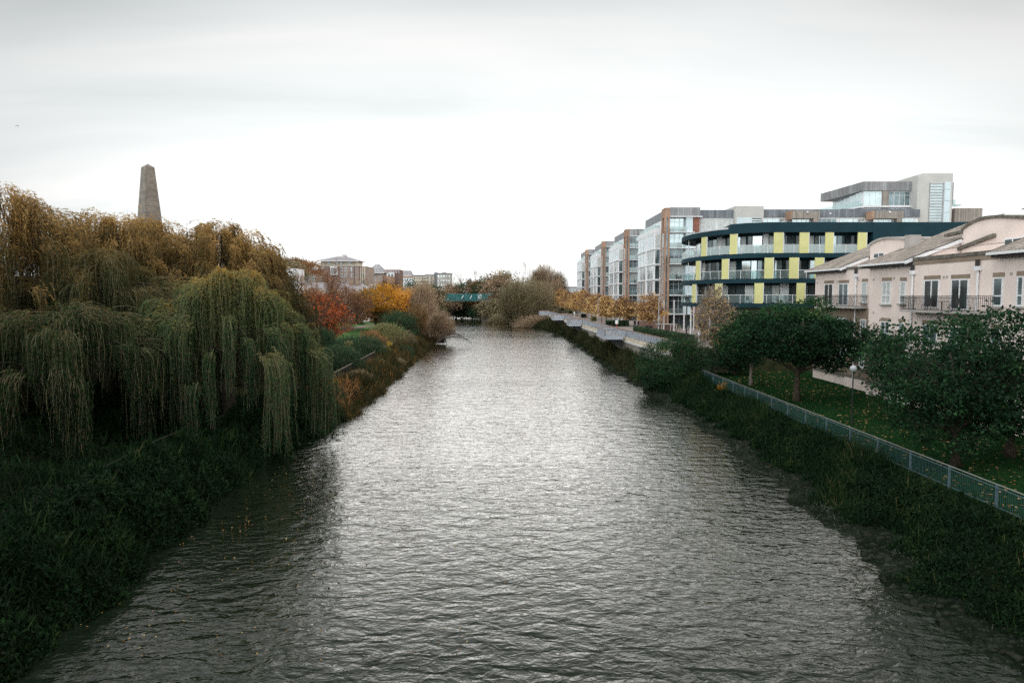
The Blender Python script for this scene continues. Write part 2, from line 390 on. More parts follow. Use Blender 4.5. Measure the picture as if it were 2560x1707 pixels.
# ------------------------------------------------------------------ terrain
YL = [-60, 0, 20, 40, 60, 75, 94, 130, 160, 250, 280, 300, 340, 400, 480, 900]
XL = [-17, -16, -14.6, -16.6, -15.6, -15.8, -16.6, -18, -19.5, -22, -24, -27, -36, -62, -100, -300]
YR = [-60, 0, 20, 30, 40, 56, 75, 111, 156, 185, 205, 225, 245, 262, 280, 300, 330, 360, 400, 480, 900]
XR = [15, 14, 14.2, 15, 15.6, 16, 15.5, 14.6, 14.4, 14.0, 12, 8.5, 3.5, -2, -6, -10, -16, -24, -40, -80, -280]
def Lb(Y): return np.interp(Y, YL, XL)
def Rb(Y): return np.interp(Y, YR, XR)
def Lx(Y): Y = np.asarray(Y, float); return Lb(Y)+.32*np.sin(Y*.83)+.2*np.sin(Y*1.9+1)+.12*np.sin(Y*3.7)
def Rx(Y): Y = np.asarray(Y, float); return Rb(Y)+.42*np.sin(Y*.61+2)+.25*np.sin(Y*1.7)+.12*np.sin(Y*3.3)
def Wx(Y):     # quay wall / fence line on the right
    return np.where(np.asarray(Y) < 86, 21.6, np.interp(Y, [86, 112, 156, 200, 240, 262, 300, 340, 400, 900], [19.6, 18.3, 16.5, 15.2, 13.6, 12.5, 9, 2, -20, -250]))
DL = [-6, -.01, .25, 1.4, 3.6, 4.6, 8, 15, 40, 90, 145, 260, 400, 800]
HL = [-1.5, -.1, .35, .95, 1.45, 1.5, 1.5, 2.7, 4.8, 9, 17, 24, 26, 26]
def hl(X, Y): return np.interp(Lx(Y)-np.asarray(X), DL, HL)
def hr(X, Y):
    X = np.asarray(X, float); Y = np.asarray(Y, float)
    r, w = Rx(Y), Wx(Y); u = (X-r)/(w-r)
    near = np.interp(u, [-.9, -.01, .06, .3, .55, .9, 1.0, 3, 40], [-1.5, -.12, .10, .22, .75, 1.4, 1.5, 1.55, 2.0])
    far = np.interp(u, [-.9, -.01, .06, .4, .96, 1.0, 1.04, 3], [-1.5, -.12, .10, .5, 2.0, 2.2, 4.3, 4.35])
    out = np.where(Y < 86, near, far)
    return out
def H(X, Y):
    m = (Lx(Y)+Rx(Y))/2
    return float(np.where(X < m, hl(X, Y), hr(X, Y)))
def grid_mesh(name, Xg, Yg, Zg, mat, smooth=False, thick=None):
    a, b = Xg.shape
    V = np.stack([Xg, Yg, Zg], -1).reshape(-1, 3)
    i = np.arange(a-1)[:, None]*b+np.arange(b-1)[None]
    Q = np.stack([i, i+1, i+b+1, i+b], -1).reshape(-1, 4)
    return npmesh(name, V, Q, mat, smooth=smooth)
ys = np.concatenate([np.arange(-50, 10, 2), np.arange(10, 85.5, .5), [85.9, 86.1], np.arange(87, 170, 1), np.arange(172, 340, 3), np.arange(345, 1000, 25)])
left_d = np.array([700, 400, 260, 200, 145, 115, 90, 65, 40, 28, 20, 15, 11, 8, 6, 4.6, 3.6, 2.6, 1.4, .6, .25, 0, -1.5, -6])
right_u = np.array([-.9, -.3, -.01, .03, .06, .15, .3, .4, .55, .7, .9, .955, .96, 1.0, 1.04, 1.3, 2, 3, 6, 12, 25, 60, 120])
rows = []
for y in ys:
    l = Lx(y); xl = l-left_d; r, w = float(Rx(y)), float(Wx(y)); xr = r+right_u*(w-r)
    x = np.concatenate([xl, xr]); z = np.concatenate([hl(xl, y), hr(xr, y)])
    rows.append(np.stack([x, np.full_like(x, y), z], -1))
G = np.array(rows)
G[:, :, 2] += (np.sin(G[:, :, 0]*.9)*np.cos(G[:, :, 1]*.7)*.05)*(G[:, :, 2] > .3)*(G[:, :, 2] < 4)
tag(grid_mesh('ground', G[:, :, 0], G[:, :, 1], G[:, :, 2], M['soil'], smooth=False), kind='structure')
wv = MB(); wv.add([(-400, -60, 0), (200, -60, 0), (200, 620, 0), (-400, 620, 0)], [(0, 1, 2, 3)])
tag(wv.build('river', M['water']), kind='structure')
def sheet(name, ysamp, x0f, x1f, nx, mat, eps, hf):
    ysamp = np.asarray(ysamp, float); t = np.linspace(0, 1, nx)
    Xg = np.array([x0f(y)+(x1f(y)-x0f(y))*t for y in ysamp]); Yg = np.repeat(ysamp[:, None], nx, 1)
    Zg = np.array([hf(Xg[i], ysamp[i]) for i in range(len(ysamp))])+eps
    return tag(grid_mesh(name, Xg, Yg, Zg, mat), kind='structure')
sheet('lawn', np.arange(4, 86, 1.5), lambda y: 21.2, lambda y: 60., 40, M['grass'], .05, hr)
sheet('mud_bank', np.arange(4, 262, .5), lambda y: float(Rx(y))-.1, lambda y: float(Rx(y)+.42*(Wx(y)-Rx(y))), 9, M['mud'], .07, hr)
pv = MB(); yy = list(np.arange(86.4, 264, 6))
pts = [(float(Wx(y))+.35, y) for y in yy]+[(120, 262), (120, 86.4)]
tag(pv.prism(pts, 4.0, 4.42).build('promenade', M['paving']), kind='structure')
sheet('river_walk', np.arange(8, 190, 2), lambda y: float(Lb(y))-6.9, lambda y: float(Lb(y))-3.9, 5, M['tarmac'], .05, hl)
sheet('garden_lawn', np.arange(92, 200, 2), lambda y: -47., lambda y: float(Lx(y))-8., 12, M['grass_light'], .06, hl)
def gp(y): return float(np.interp(y, [100, 120, 140, 160, 180, 200], [-33, -34.5, -36.5, -38, -37.5, -35]))
sheet('garden_path', np.arange(100, 200, 2), lambda y: gp(y)-2.2, lambda y: gp(y), 4, M['path'], .10, hl)
# ------------------------------------------------------------------ right bank: fence, quay wall, lookouts
def bank_fence():
    ys_ = list(np.arange(86.0, 12, -3.3)); X = 21.6; zb = 1.52
    f = empty('bank_fence', (X, 50, zb), 'blue-grey steel railing with fine upright bars between the lawn and the right bank', 'fence')
    def P(b, n, mt): o = b.build(n, mt, f); o.location = (-X, -50, -zb); return o
    P(MB().tube([(X, ys_[0], zb+1.12), (X, ys_[-1], zb+1.12)], .032, 8), 'top_rail', M['fence_rail'])
    P(MB().bar((X, ys_[0], zb+.98), (X, ys_[-1], zb+.98), .03, .04), 'upper_rail', M['fence_blue'])
    P(MB().bar((X, ys_[0], zb+.1), (X, ys_[-1], zb+.1), .03, .04), 'bottom_rail', M['fence_blue'])
    for i, y in enumerate(ys_):
        P(MB().box(X-.045, X+.045, y-.045, y+.045, zb-.2, zb+1.12), 'post', M['fence_blue'])
        if i+1 < len(ys_):
            b = MB(); n = 27
            for k in range(1, n): yk = y-3.3*k/n; b.box(X-.009, X+.009, yk-.009, yk+.009, zb+.1, zb+.98)
            P(b, 'bar_panel', M['fence_bar'])
bank_fence()
def left_fence():
    ys_ = list(np.arange(74, 172, 3.6)); zb = 1.5
    f = empty('path_fence', (-20, 100, zb), 'dark metal railing with a pale handrail along the riverside walk on the left bank', 'fence')
    def P(b, n, mt): o = b.build(n, mt, f); o.location = (20, -100, -zb); return o
    pt = [(float(Lb(y))-3.7, y, zb) for y in ys_]
    P(MB().tube([(x, y, z+1.15) for x, y, z in pt], .05, 6), 'handrail', M['bark_pale'])
    P(MB().tube([(x, y, z+.25) for x, y, z in pt], .022, 4), 'bottom_rail', M['iron'])
    P(MB().tube([(x, y, z+1.0) for x, y, z in pt], .022, 4), 'upper_rail', M['iron'])
    for i, p in enumerate(pt):
        P(MB().box(p[0]-.05, p[0]+.05, p[1]-.05, p[1]+.05, zb-.1, zb+1.15), 'post', M['iron'])
        if i+1 < len(pt):
            q = pt[i+1]; b = MB()
            for k in range(1, 24):
                t = k/24; b.box(p[0]+(q[0]-p[0])*t-.008, p[0]+(q[0]-p[0])*t+.008, p[1]+(q[1]-p[1])*t-.008, p[1]+(q[1]-p[1])*t+.008, zb+.25, zb+1.0)
            P(b, 'bar_panel', M['iron'])
left_fence()
def near_fence():
    zb = 1.5; ys_ = list(np.arange(30, 58, 3.4)); pt = [(float(Lb(y))-4.2, y, zb) for y in ys_]
    f = empty('low_fence', (-21, 44, zb), 'dark low railing on a pale kerb in the shade under the front willow', 'fence')
    def P(b, n, mt): o = b.build(n, mt, f); o.location = (21, -44, -zb); return o
    P(MB().tube([(x, y, z+1.1) for x, y, z in pt], .03, 6), 'handrail', M['iron'])
    P(MB().tube([(x, y, z+.12) for x, y, z in pt], .09, 6), 'kerb', M['concrete'])
    for p in pt: P(MB().box(p[0]-.04, p[0]+.04, p[1]-.04, p[1]+.04, zb-.1, zb+1.1), 'post', M['iron'])
near_fence()
def lifebuoy_box():
    x, y, z = -20.55, 106.8, 2.2
    x = float(Lb(y))-3.62
    f = empty('lifebuoy_housing', (x, y, z), 'bright orange lifebuoy housing hung on the dark path railing', 'lifebuoy housing')
    b = MB(); b.lathe([(0, .62), (.3, .58), (.42, .4), (.42, -.15), (.3, -.42), (0, -.5)], (0, 0, 0), 12)
    o = b.build('shell', M['orange_plastic'], f, smooth=True); o.scale = (.55, .9, 1)
    MB().box(-.05, .05, -.05, .05, -.95, -.3).build('post', M['iron'], f)
lifebuoy_box()
ZP = 4.42
def quay():
    w = empty('quay_wall', (18, 110, 0), 'long stone quay wall with a pale ledge under the promenade on the right bank', 'wall')
    def P(b, n, mt): o = b.build(n, mt, w); o.location = (-18, -110, 0); return o
    yy = list(np.arange(85.5, 262, 4.0)); pt = [(float(Wx(max(y, 86.1))), y) for y in yy]
    b = MB(); led = MB(); fr = MB(); sl = MB()
    for (x0, y0), (x1, y1) in zip(pt[:-1], pt[1:]):
        b.slab3([(x0, y0, .8), (x1, y1, .8), (x1, y1, 3.55), (x0, y0, 3.55)], (.55, 0, 0))
        led.slab3([(x0-.18, y0, 3.55), (x1-.18, y1, 3.55), (x1-.18, y1, 3.75), (x0-.18, y0, 3.75)], (.75, 0, 0))
        fr.slab3([(x0+.12, y0, 3.75), (x1+.12, y1, 3.75), (x1+.12, y1, 4.43), (x0+.12, y0, 4.43)], (.3, 0, 0))
        for k in range(5):
            t = (k+.5)/5; x = x0+(x1-x0)*t; y = y0+(y1-y0)*t
            sl.box(x-.02, x+.119, y-.2, y+.2, 3.75, 4.40)
    P(b, 'wall', M['quay_stone']); P(led, 'ledge', M['pale_concrete']); P(fr, 'upstand', M['concrete']); P(sl, 'balusters', M['cream'])
    r = empty('promenade_railing', (18, 110, ZP), 'pale blue-grey mesh railing with a brown handrail along the promenade edge', 'railing')
    def Q(b, n, mt): o = b.build(n, mt, r); o.location = (-18, -110, -ZP); return o
    top = [(x+.1, y, ZP+1.12) for x, y in pt]
    b = MB()
    for p, q in zip(top[:-1], top[1:]): b.bar(p, q, .13, .10)
    Q(b, 'handrail', M['rail_brown'])
    for i, (p, q) in enumerate(zip(top[:-1], top[1:])):
        Q(rail_panel(p, q), 'mesh_panel', M['steel_pale'])
        Q(MB().box(p[0]-.035, p[0]+.035, p[1]-.035, p[1]+.035, ZP-.02, ZP+1.09), 'post', M['steel'])
def rail_panel(p, q, n=None):
    b = MB(); d = math.dist(p, q); n = n or max(3, int(d/.11)); z1 = p[2]-.03; z0 = z1-1.0
    for k in range(n+1):
        t = k/n; x = p[0]+(q[0]-p[0])*t; y = p[1]+(q[1]-p[1])*t
        b.box(x-.032, x+.032, y-.032, y+.032, z0, z1)
    b.bar((p[0], p[1], z0), (q[0], q[1], z0), .05, .04); b.bar((p[0], p[1], z1-.05), (q[0], q[1], z1-.05), .05, .04)
    return b
M['steel_pale'] = plain('galvanised_steel', (.40, .44, .50), .5, .12, 1.5, metal=.3)
quay()
def lookout(y0, y1, depth, label):
    x1 = float(Wx((y0+y1)/2))+.1; x0 = x1-depth
    f = empty('viewing_platform', (x1, y0, ZP), label, 'viewing platform', 'viewing platforms jutting from the quay wall')
    def P(b, n, mt): o = b.build(n, mt, f); o.location = (-x1, -y0, -ZP); return o
    P(MB().box(x0, x1-.3, y0, y1, ZP-.28, ZP+.03), 'deck', M['paving'])
    P(MB().box(x0-.12, x1-.31, y0-.12, y0-.002, ZP-.42, ZP+.06).box(x0-.12, x0-.002, y0, y1, ZP-.42, ZP+.06), 'edge_beam', M['steel_pale'])
    for yy in (y0+1.2, y1-1.2): P(MB().slab3([(x1-.3, yy, ZP-1.9), (x1-.3, yy, ZP-.281), (x0+.5, yy, ZP-.281), (x0+.5, yy, ZP-.5)], (0, .25, 0)), 'bracket', M['black_metal'])
    c = [(x1-.1, y0-.05, ZP+1.12), (x0-.06, y0-.05, ZP+1.12), (x0-.06, y1, ZP+1.12), (x1-.1, y1, ZP+1.12)]
    b = MB()
    for p, q in zip(c[:-1], c[1:]):
        b.bar(p, q, .13, .10); P(rail_panel(p, q), 'mesh_panel', M['steel_pale'])
    P(b, 'handrail', M['rail_brown'])
lookout(110, 120.5, 3.2, 'nearest and largest viewing platform jutting from the quay wall, empty deck')
lookout(159, 166, 3.0, 'second viewing platform from the near end of the quay railing')
lookout(198, 207, 3.2, 'third viewing platform from the near end, small, above dark brush')
lookout(245, 254, 3.2, 'farthest viewing platform, beside the big round willow bush')
# retaining wall and small fence at the end of the lawn
b = MB(); b.box(21.7, 60, 86.0, 86.35, 1.3, 4.5)
tag(b.build('retaining_wall', M['brick_buff']), 'low brick retaining wall behind the lawn trees below the plaza', 'wall')
def gate_fence():
    f = empty('garden_fence', (26, 84.5, 1.5), 'dark barred garden fence at the far end of the lawn behind tree trunks', 'fence')
    b = MB()
    for k in range(40): x = -4+k*.13; b.box(x-.012, x+.012, -.012, .012, .1, 1.25)
    b.build('bars', M['iron'], f)
    MB().bar((-4, 0, 1.27), (1.2, 0, 1.27), .05, .05).bar((-4, 0, .1), (1.2, 0, .1), .04, .04).build('rails', M['iron'], f)
    for x in (-4, -1.4, 1.2): MB().box(x-.05, x+.05, -.05, .05, 0, 1.4).build('post', M['fence_blue'], f)
gate_fence()

# ------------------------------------------------------------------ modern stepped blocks
ZF = [4.42, 7.4, 11.2, 14.35, 17.5, 20.65, 23.8, 26.9]
GL = ['glass_dark', 'glass_mid', 'glass_sky', 'glass_curtain', 'glass_mid']
def window_unit(parent, x0, x1, z0, z1, y, n, g, face='y', fr='white_paint', t=.07, tr=False):
    """framed window with n lights; face 'y' looks towards -Y, 'x' towards -X (then x0,x1 run along Y and y is the X of the plane)"""
    f = MB(); p = MB()
    def bx(m, a, b, c, d, lo, hi):
        if face == 'y': m.box(a, b, y+lo, y+hi, c, d)
        else: m.box(y+lo, y+hi, a, b, c, d)
    bx(f, x0, x1, z0, z0+t, -.06, .02); bx(f, x0, x1, z1-t, z1, -.06, .02)
    w = (x1-x0)/n
    for k in range(n+1):
        xc = x0+w*k; a = max(x0, xc-t/2); c = min(x1, xc+t/2)
        if k == 0: c = x0+t
        if k == n: a = x1-t
        bx(f, a, c, z0+t, z1-t, -.06, .02)
    if tr:
        zz = z1-(z1-z0)*.28; bx(f, x0+t, x1-t, zz-.03, zz+.03, -.055, .018)
    bx(p, x0+.01, x1-.01, z0+.01, z1-.01, -.02, .012)
    fo = f.build('window', M[fr], parent); p.build('pane', M[g], fo)
    return fo
def modern_block():
    f = empty('apartment_block', (0, 0, 0))
    rnd = random.Random(3)
    # origin: ground corner of the block, front faces -Y, side faces -X
    MB().box(1.15, 7.0, 1.5, 22, 4.3, 26.85).box(.02, 1.15, 3.0, 22, 4.3, 26.85).build('body', M['white_render'], f)
    MB().box(.9, 6.9, .0, 20, 26.95, 28.7).build('parapet', M['zinc'], f)
    MB().box(-.12, .9, 3.4, 20.3, 26.6, 28.2).build('parapet_side', M['zinc_dark'], f)
    MB().box(-.15, .2, 0, .35, 4.3, 26.69).box(.55, .9, 0, .35, 4.3, 26.69).box(-.15, .9, 0, .9, 26.7, 28.62).box(-.1, .85, .36, .9, 4.3, 26.69).box(-.12, .3, 2.5, 3.4, 4.3, 28.62).box(-.12, .3, .9, 2.5, 26.7, 28.62).build('brick_column', M['brick_orange'], f)
    for i, z in enumerate(ZF[1:]):
        MB().box(.9, 7.4 if i == 6 else 5.9, -.25, 1.5, z-.14, z+.02).build('floor_slab', M['white_paint'], f)
    for i in range(7):
        z0, z1 = ZF[i]+.03, ZF[i+1]-.15
        if i == 0: window_unit(f, 1.0, 6.9, z0, z1, 1.4, 5, 'glass_dark', fr='steel'); continue
        g = ['glass_dark', 'glass_mid', 'glass_curtain', 'glass_mid', 'glass_sky', 'glass_sky'][i-1]
        window_unit(f, 1.1, 4.15, z0, z1, 1.4, 3, g, tr=True)
        if i >= 1:
            MB().box(.95, 4.15, -.2, -.17, z0+.05, z0+1.0).build('balcony_glass', M['clear' if i > 3 else 'clear_dark'], f)
            MB().box(.95, 4.15, -.21, -.16, z0+1.0, z0+1.04).box(2.5, 2.54, -.2, -.17, z0, z0+1).build('balcony_rail', M['steel_pale'], f)
        MB().box(4.2, 5.5, .1, 1.5, z0, z1).build('side_panel', M['panel_blue'], f)
        MB().box(5.55, 6.9, .3, 1.5, z0, z1).build('tile_panel', M['terra' if i == 6 else ('white_render' if i > 1 else 'brick_red')], f)
        window_unit(f, .95, 2.45, z0+.1, z1, -.02, 2, 'glass_mid' if i < 5 else 'glass_sky', 'x') if i < 6 else None
        if i: window_unit(f, .21, .54, z0, z1, .3, 1, 'glass_mid', t=.03)
        # clutter on the balcony
        for k in range(rnd.randint(1, 3)):
            x = rnd.uniform(1.3, 3.8); h = rnd.uniform(.35, .9)
            MB().lathe([(.12, 0), (.2, .3), (.26, h), (.05, h+.2)], (x, rnd.uniform(.2, .9), z0), 7).build('plant_pot', M['bark'], f)
    # white glazed bay on the river side, one floor lower
    MB().box(-1.5, 0, 3.6, 21.5, 4.3, 23.9).box(-1.56, .02, 3.54, 21.6, 23.9, 24.9).build('bay', M['white_render'], f)
    MB().box(-1.3, -.15, 5.3, 20.5, 24.9, 25.7).build('roof_glass', M['clear'], f)
    MB().box(-1.72, -1.5, 10.2, 11.3, 4.3, 24.2).build('bay_pier', M['white_paint'], f)
    for i in range(1, 6):
        z0, z1 = ZF[i]+.1, ZF[i+1]-.2
        MB().box(-1.75, .0, 3.3, 21.7, ZF[i]-.12, ZF[i]+.06).build('floor_band', M['white_paint'], f)
        window_unit(f, -1.3, -.25, z0, z1, 3.54, 1, ['glass_dark', 'glass_dark', 'glass_dark', 'glass_mid', 'glass_curtain'][i-1], fr='white_paint')
        for j, (a, c) in enumerate(((4.0, 6.4), (6.9, 9.6), (12.0, 14.5), (15.0, 17.6), (18.1, 20.6))):
            window_unit(f, a, c, z0, z1, -1.56, 2, rnd.choice(['blind_brown', 'blind_brown', 'glass_mid', 'glass_sky']) if i < 3 else rnd.choice(['panel_blue', 'glass_curtain', 'glass_sky', 'panel_blue', 'glass_mid']), 'x')
    for j in range(5):
        window_unit(f, 5+j*3, 7.6+j*3, 24.3, 26.3, -.04, 2, 'glass_sky', 'x')
        # ground floor of the bay
    window_unit(f, 4.2, 20, 4.6, 7.1, -1.56, 8, 'glass_dark', 'x', fr='steel')
    return f
blk = modern_block()
bl_spec = [(30.75, 138, 'nearest stepped apartment block with brick column and white glazed bay, beside the curved navy building', 1),
           (30.2, 182, 'second stepped apartment block along the river, between the nearest block and the smaller ones', 1),
           (29.3, 221.5, 'third stepped apartment block along the river, brick columns over golden trees', 1),
           (28.3, 261.5, 'farthest and smallest-looking stepped apartment block at the left end of the terrace', 1)]
for i, (x, y, lb, s) in enumerate(bl_spec):
    o = blk if i == 0 else copy_tree(blk)
    o.location = (x, y, 0)
    tag(o, lb, 'apartment block', 'stepped apartment blocks along the promenade')

def long_wing():
    Y = 138.9; f = empty('apartment_wing', (40, Y, 4.3), 'long apartment wing with dark zinc parapet and ribbon windows behind the curved yellow-panelled building', 'building')
    def P(b, n, mt): o = b.build(n, M[mt], f); o.location = (-40, -Y, -4.3); return o
    def win(*a, **k):
        o = window_unit(f, *a, **k); o.location = (-40, -Y, -4.3); return o
    P(MB().box(37.8, 82, Y+.3, Y+14, 4.3, 26.9), 'body', 'white_render')
    def xx(px): return (px-1280)/1707*Y*1.0
    X0, X1, X2, X3 = 37.7, xx(1828), xx(1898), xx(2290)
    P(MB().box(X0+.1, X1, Y, Y+12, 26.75, 28.3), 'parapet', 'zinc_dark')
    P(MB().box(X2, X3, Y, Y+12, 26.85, 28.4).box(xx(2110), X3, Y+2, Y+12, 28.4, 28.75), 'parapet', 'zinc_dark')
    P(MB().box(X1+.02, X2-.02, Y-1.2, Y+12, 20, 28.95), 'stair_tower', 'grey_render')
    P(MB().box(X1+.3, X2-2.4, Y-1.26, Y-1.2, 20, 26.6), 'stair_glazing', 'panel_blue')
    lv = MB()
    for k in range(12): lv.box(X2-2.2, X2-.5, Y-1.3, Y-1.2, 21+k*.48, 21.22+k*.48)
    P(lv, 'louvre', 'black_metal')
    P(MB().box(X2-2.2, X2-.5, Y-1.24, Y-1.201, 21, 26.6), 'louvre_glass', 'glass_sky')
    for z in (20.65, 23.8): P(MB().box(X0+.1, X1, Y-.6, Y+.3, z-.14, z), 'floor_slab', 'white_paint')
    rnd = random.Random(5)
    for z0, z1 in ((24.0, 26.6), (20.9, 23.4), (17.7, 20.3)):
        for a, c in ((xx(1748), xx(1785)), (xx(1790), xx(1825)), (xx(1900), xx(1955)), (xx(2035), xx(2085)), (xx(2093), xx(2125)), (xx(2128), xx(2154)), (xx(2232), xx(2278))):
            win(a, c, z0, z1, Y+.24, 4 if c-a > 3.5 else 3, rnd.choice(['glass_sky', 'glass_sky', 'glass_curtain', 'glass_mid']), fr='white_paint')
    for a, c in ((1961, 2028), (2160, 2231)):
        P(MB().box(xx(a), xx(c), Y-2.6, Y-.02, 26.3, 27.75), 'dormer_box', 'timber')
        P(MB().box(xx(a)-.35, xx(a)-.01, Y-2.62, Y-.02, 26.2, 27.8), 'dormer_cheek', 'brick_orange')
        P(MB().box(xx(c)-1.2, xx(c)-.2, Y-2.6, Y-.02, 20, 26.29), 'dormer_pier', 'timber')
        win(xx(a)+.4, xx(c)-1.3, 23.6, 26.25, Y-1.5, 4, 'glass_sky')
    for px in (2067, 1997, 2197): P(MB().lathe([(.0, .2), (.22, .1), (.22, -.1), (0, -.2)], (xx(px), Y-(2.75 if px != 2067 else .15), 27.5), 8), 'wall_lamp', 'white_paint')
long_wing()
def penthouse():
    Y = 142; f = empty('penthouse_block', (75, Y, 26), 'two-storey rooftop penthouse with slanting balcony and zinc fascia high above the wing', 'building')
    def P(b, n, mt): o = b.build(n, M[mt], f); o.location = (-75, -Y, -26); return o
    def win(*a, **k):
        o = window_unit(f, *a, **k); o.location = (-75, -Y, -26); return o
    def xx(px, y=Y): return (px-1280)/1707*y
    xl = xx(2148); xr = xx(2280)
    P(MB().prism([(xl+.3, Y+.5), (xr, Y+.5), (xr, Y+16), (xl+1.4, Y+16)], 26, 34.4), 'body', 'white_render')
    P(MB().prism([(xl, Y), (xr, Y), (xr, Y+17), (xl-1.2, Y+17)], 32.6, 34.45), 'fascia', 'zinc')
    P(MB().prism([(xl, Y-.2), (xr, Y-.2), (xr, Y+.5), (xl, Y+.5)], 29.2, 29.5), 'floor_slab', 'white_paint')
    P(MB().prism([(xl, Y-.2), (xl+1, Y+16.5), (xl-4.2, Y+16.5), (xl-.6, Y-.2)], 29.1, 29.4), 'balcony_slab', 'white_paint')
    P(MB().prism([(xl-.6, Y-.2), (xl-.55, Y-.2), (xl-4.1, Y+16.5), (xl-4.2, Y+16.5)], 29.4, 30.5), 'balcony_glass', 'clear')
    for a, c, n in ((2151, 2196, 3), (2213, 2266, 4)):
        win(xx(a), xx(c), 29.6, 32.5, Y+.4, n, 'glass_sky' if a < 2200 else 'glass_mid', tr=a > 2200)
        win(xx(a), xx(c), 26.6, 29.0, Y+.4, n, 'glass_sky')
    for k in range(5): # slanting side glazing
        a = Y+1+k*3; win(a, a+2.8, 29.5, 32.5, xl+.3+.07*k*3, 2, 'glass_sky', 'x')
    P(MB().box(xx(2197), xx(2212), Y+.1, Y+.5, 26, 32.6), 'timber_pier', 'timber')
    P(MB().box(xx(2267), xx(2279), Y+.1, Y+.5, 26, 32.6), 'brick_pier', 'brick_orange')
    P(MB().box(xx(2372), xx(2386), Y+2, Y+12, 30, 34.6), 'far_fascia', 'zinc')
    P(MB().box(xx(2372), xx(2380), Y+2.5, Y+12, 26, 29.99), 'far_glazing', 'glass_sky')
    P(MB().box(xx(2370), xx(2400), Y+3, Y+3.1, 30.0, 31.2).box(xx(2370), xx(2400), Y+1, Y+3, 29.7, 29.98), 'far_balcony', 'clear')
    P(MB().box(xx(2368), xx(2436), Y-1, Y+10, 26.2, 28.9), 'cladding_box', 'timber')
    P(MB().box(xx(2370), xx(2434), Y-.6, Y+9, 18, 26.19), 'lower_body', 'white_render')
    t = empty('stair_tower', (88, Y-2, 4), 'tall pale rendered stair tower with louvred strip window beside the penthouse', 'tower')
    def T(b, n, mt): o = b.build(n, M[mt], t); o.location = (-88, -(Y-2), -4); return o
    a, c = xx(2281, Y-2), xx(2368, Y-2); yt = Y-2
    T(MB().box(a, c, yt, Y+8, 4, 35.4).box(a+1, c, yt+.02, Y+8, 35.4, 35.75), 'shaft', 'grey_render')
    l0, l1 = xx(2312, yt), xx(2344, yt)
    T(MB().box(l0, l1, yt-.05, yt-.002, 20, 33.8), 'strip_window', 'glass_sky')
    b = MB()
    for k in range(24): b.box(l0, l1, yt-.16, yt-.051, 20.3+k*.575, 20.5+k*.575)
    b.box(l0-.1, l0, yt-.18, yt-.002, 20, 33.9).box(l1, l1+.1, yt-.18, yt-.002, 20, 33.9)
    T(b, 'louvre', 'steel')
    p0, p1 = xx(2348, yt), xx(2363, yt)
    T(MB().box(p0, p1, yt-.06, yt-.002, 20, 34), 'glass_strip', 'panel_blue')
    b = MB()
    for k in range(6): b.box(p0, p1, yt-.09, yt-.061, 21+k*2.3, 21.08+k*2.3)
    T(b, 'glazing_bar', 'steel_pale')
penthouse()

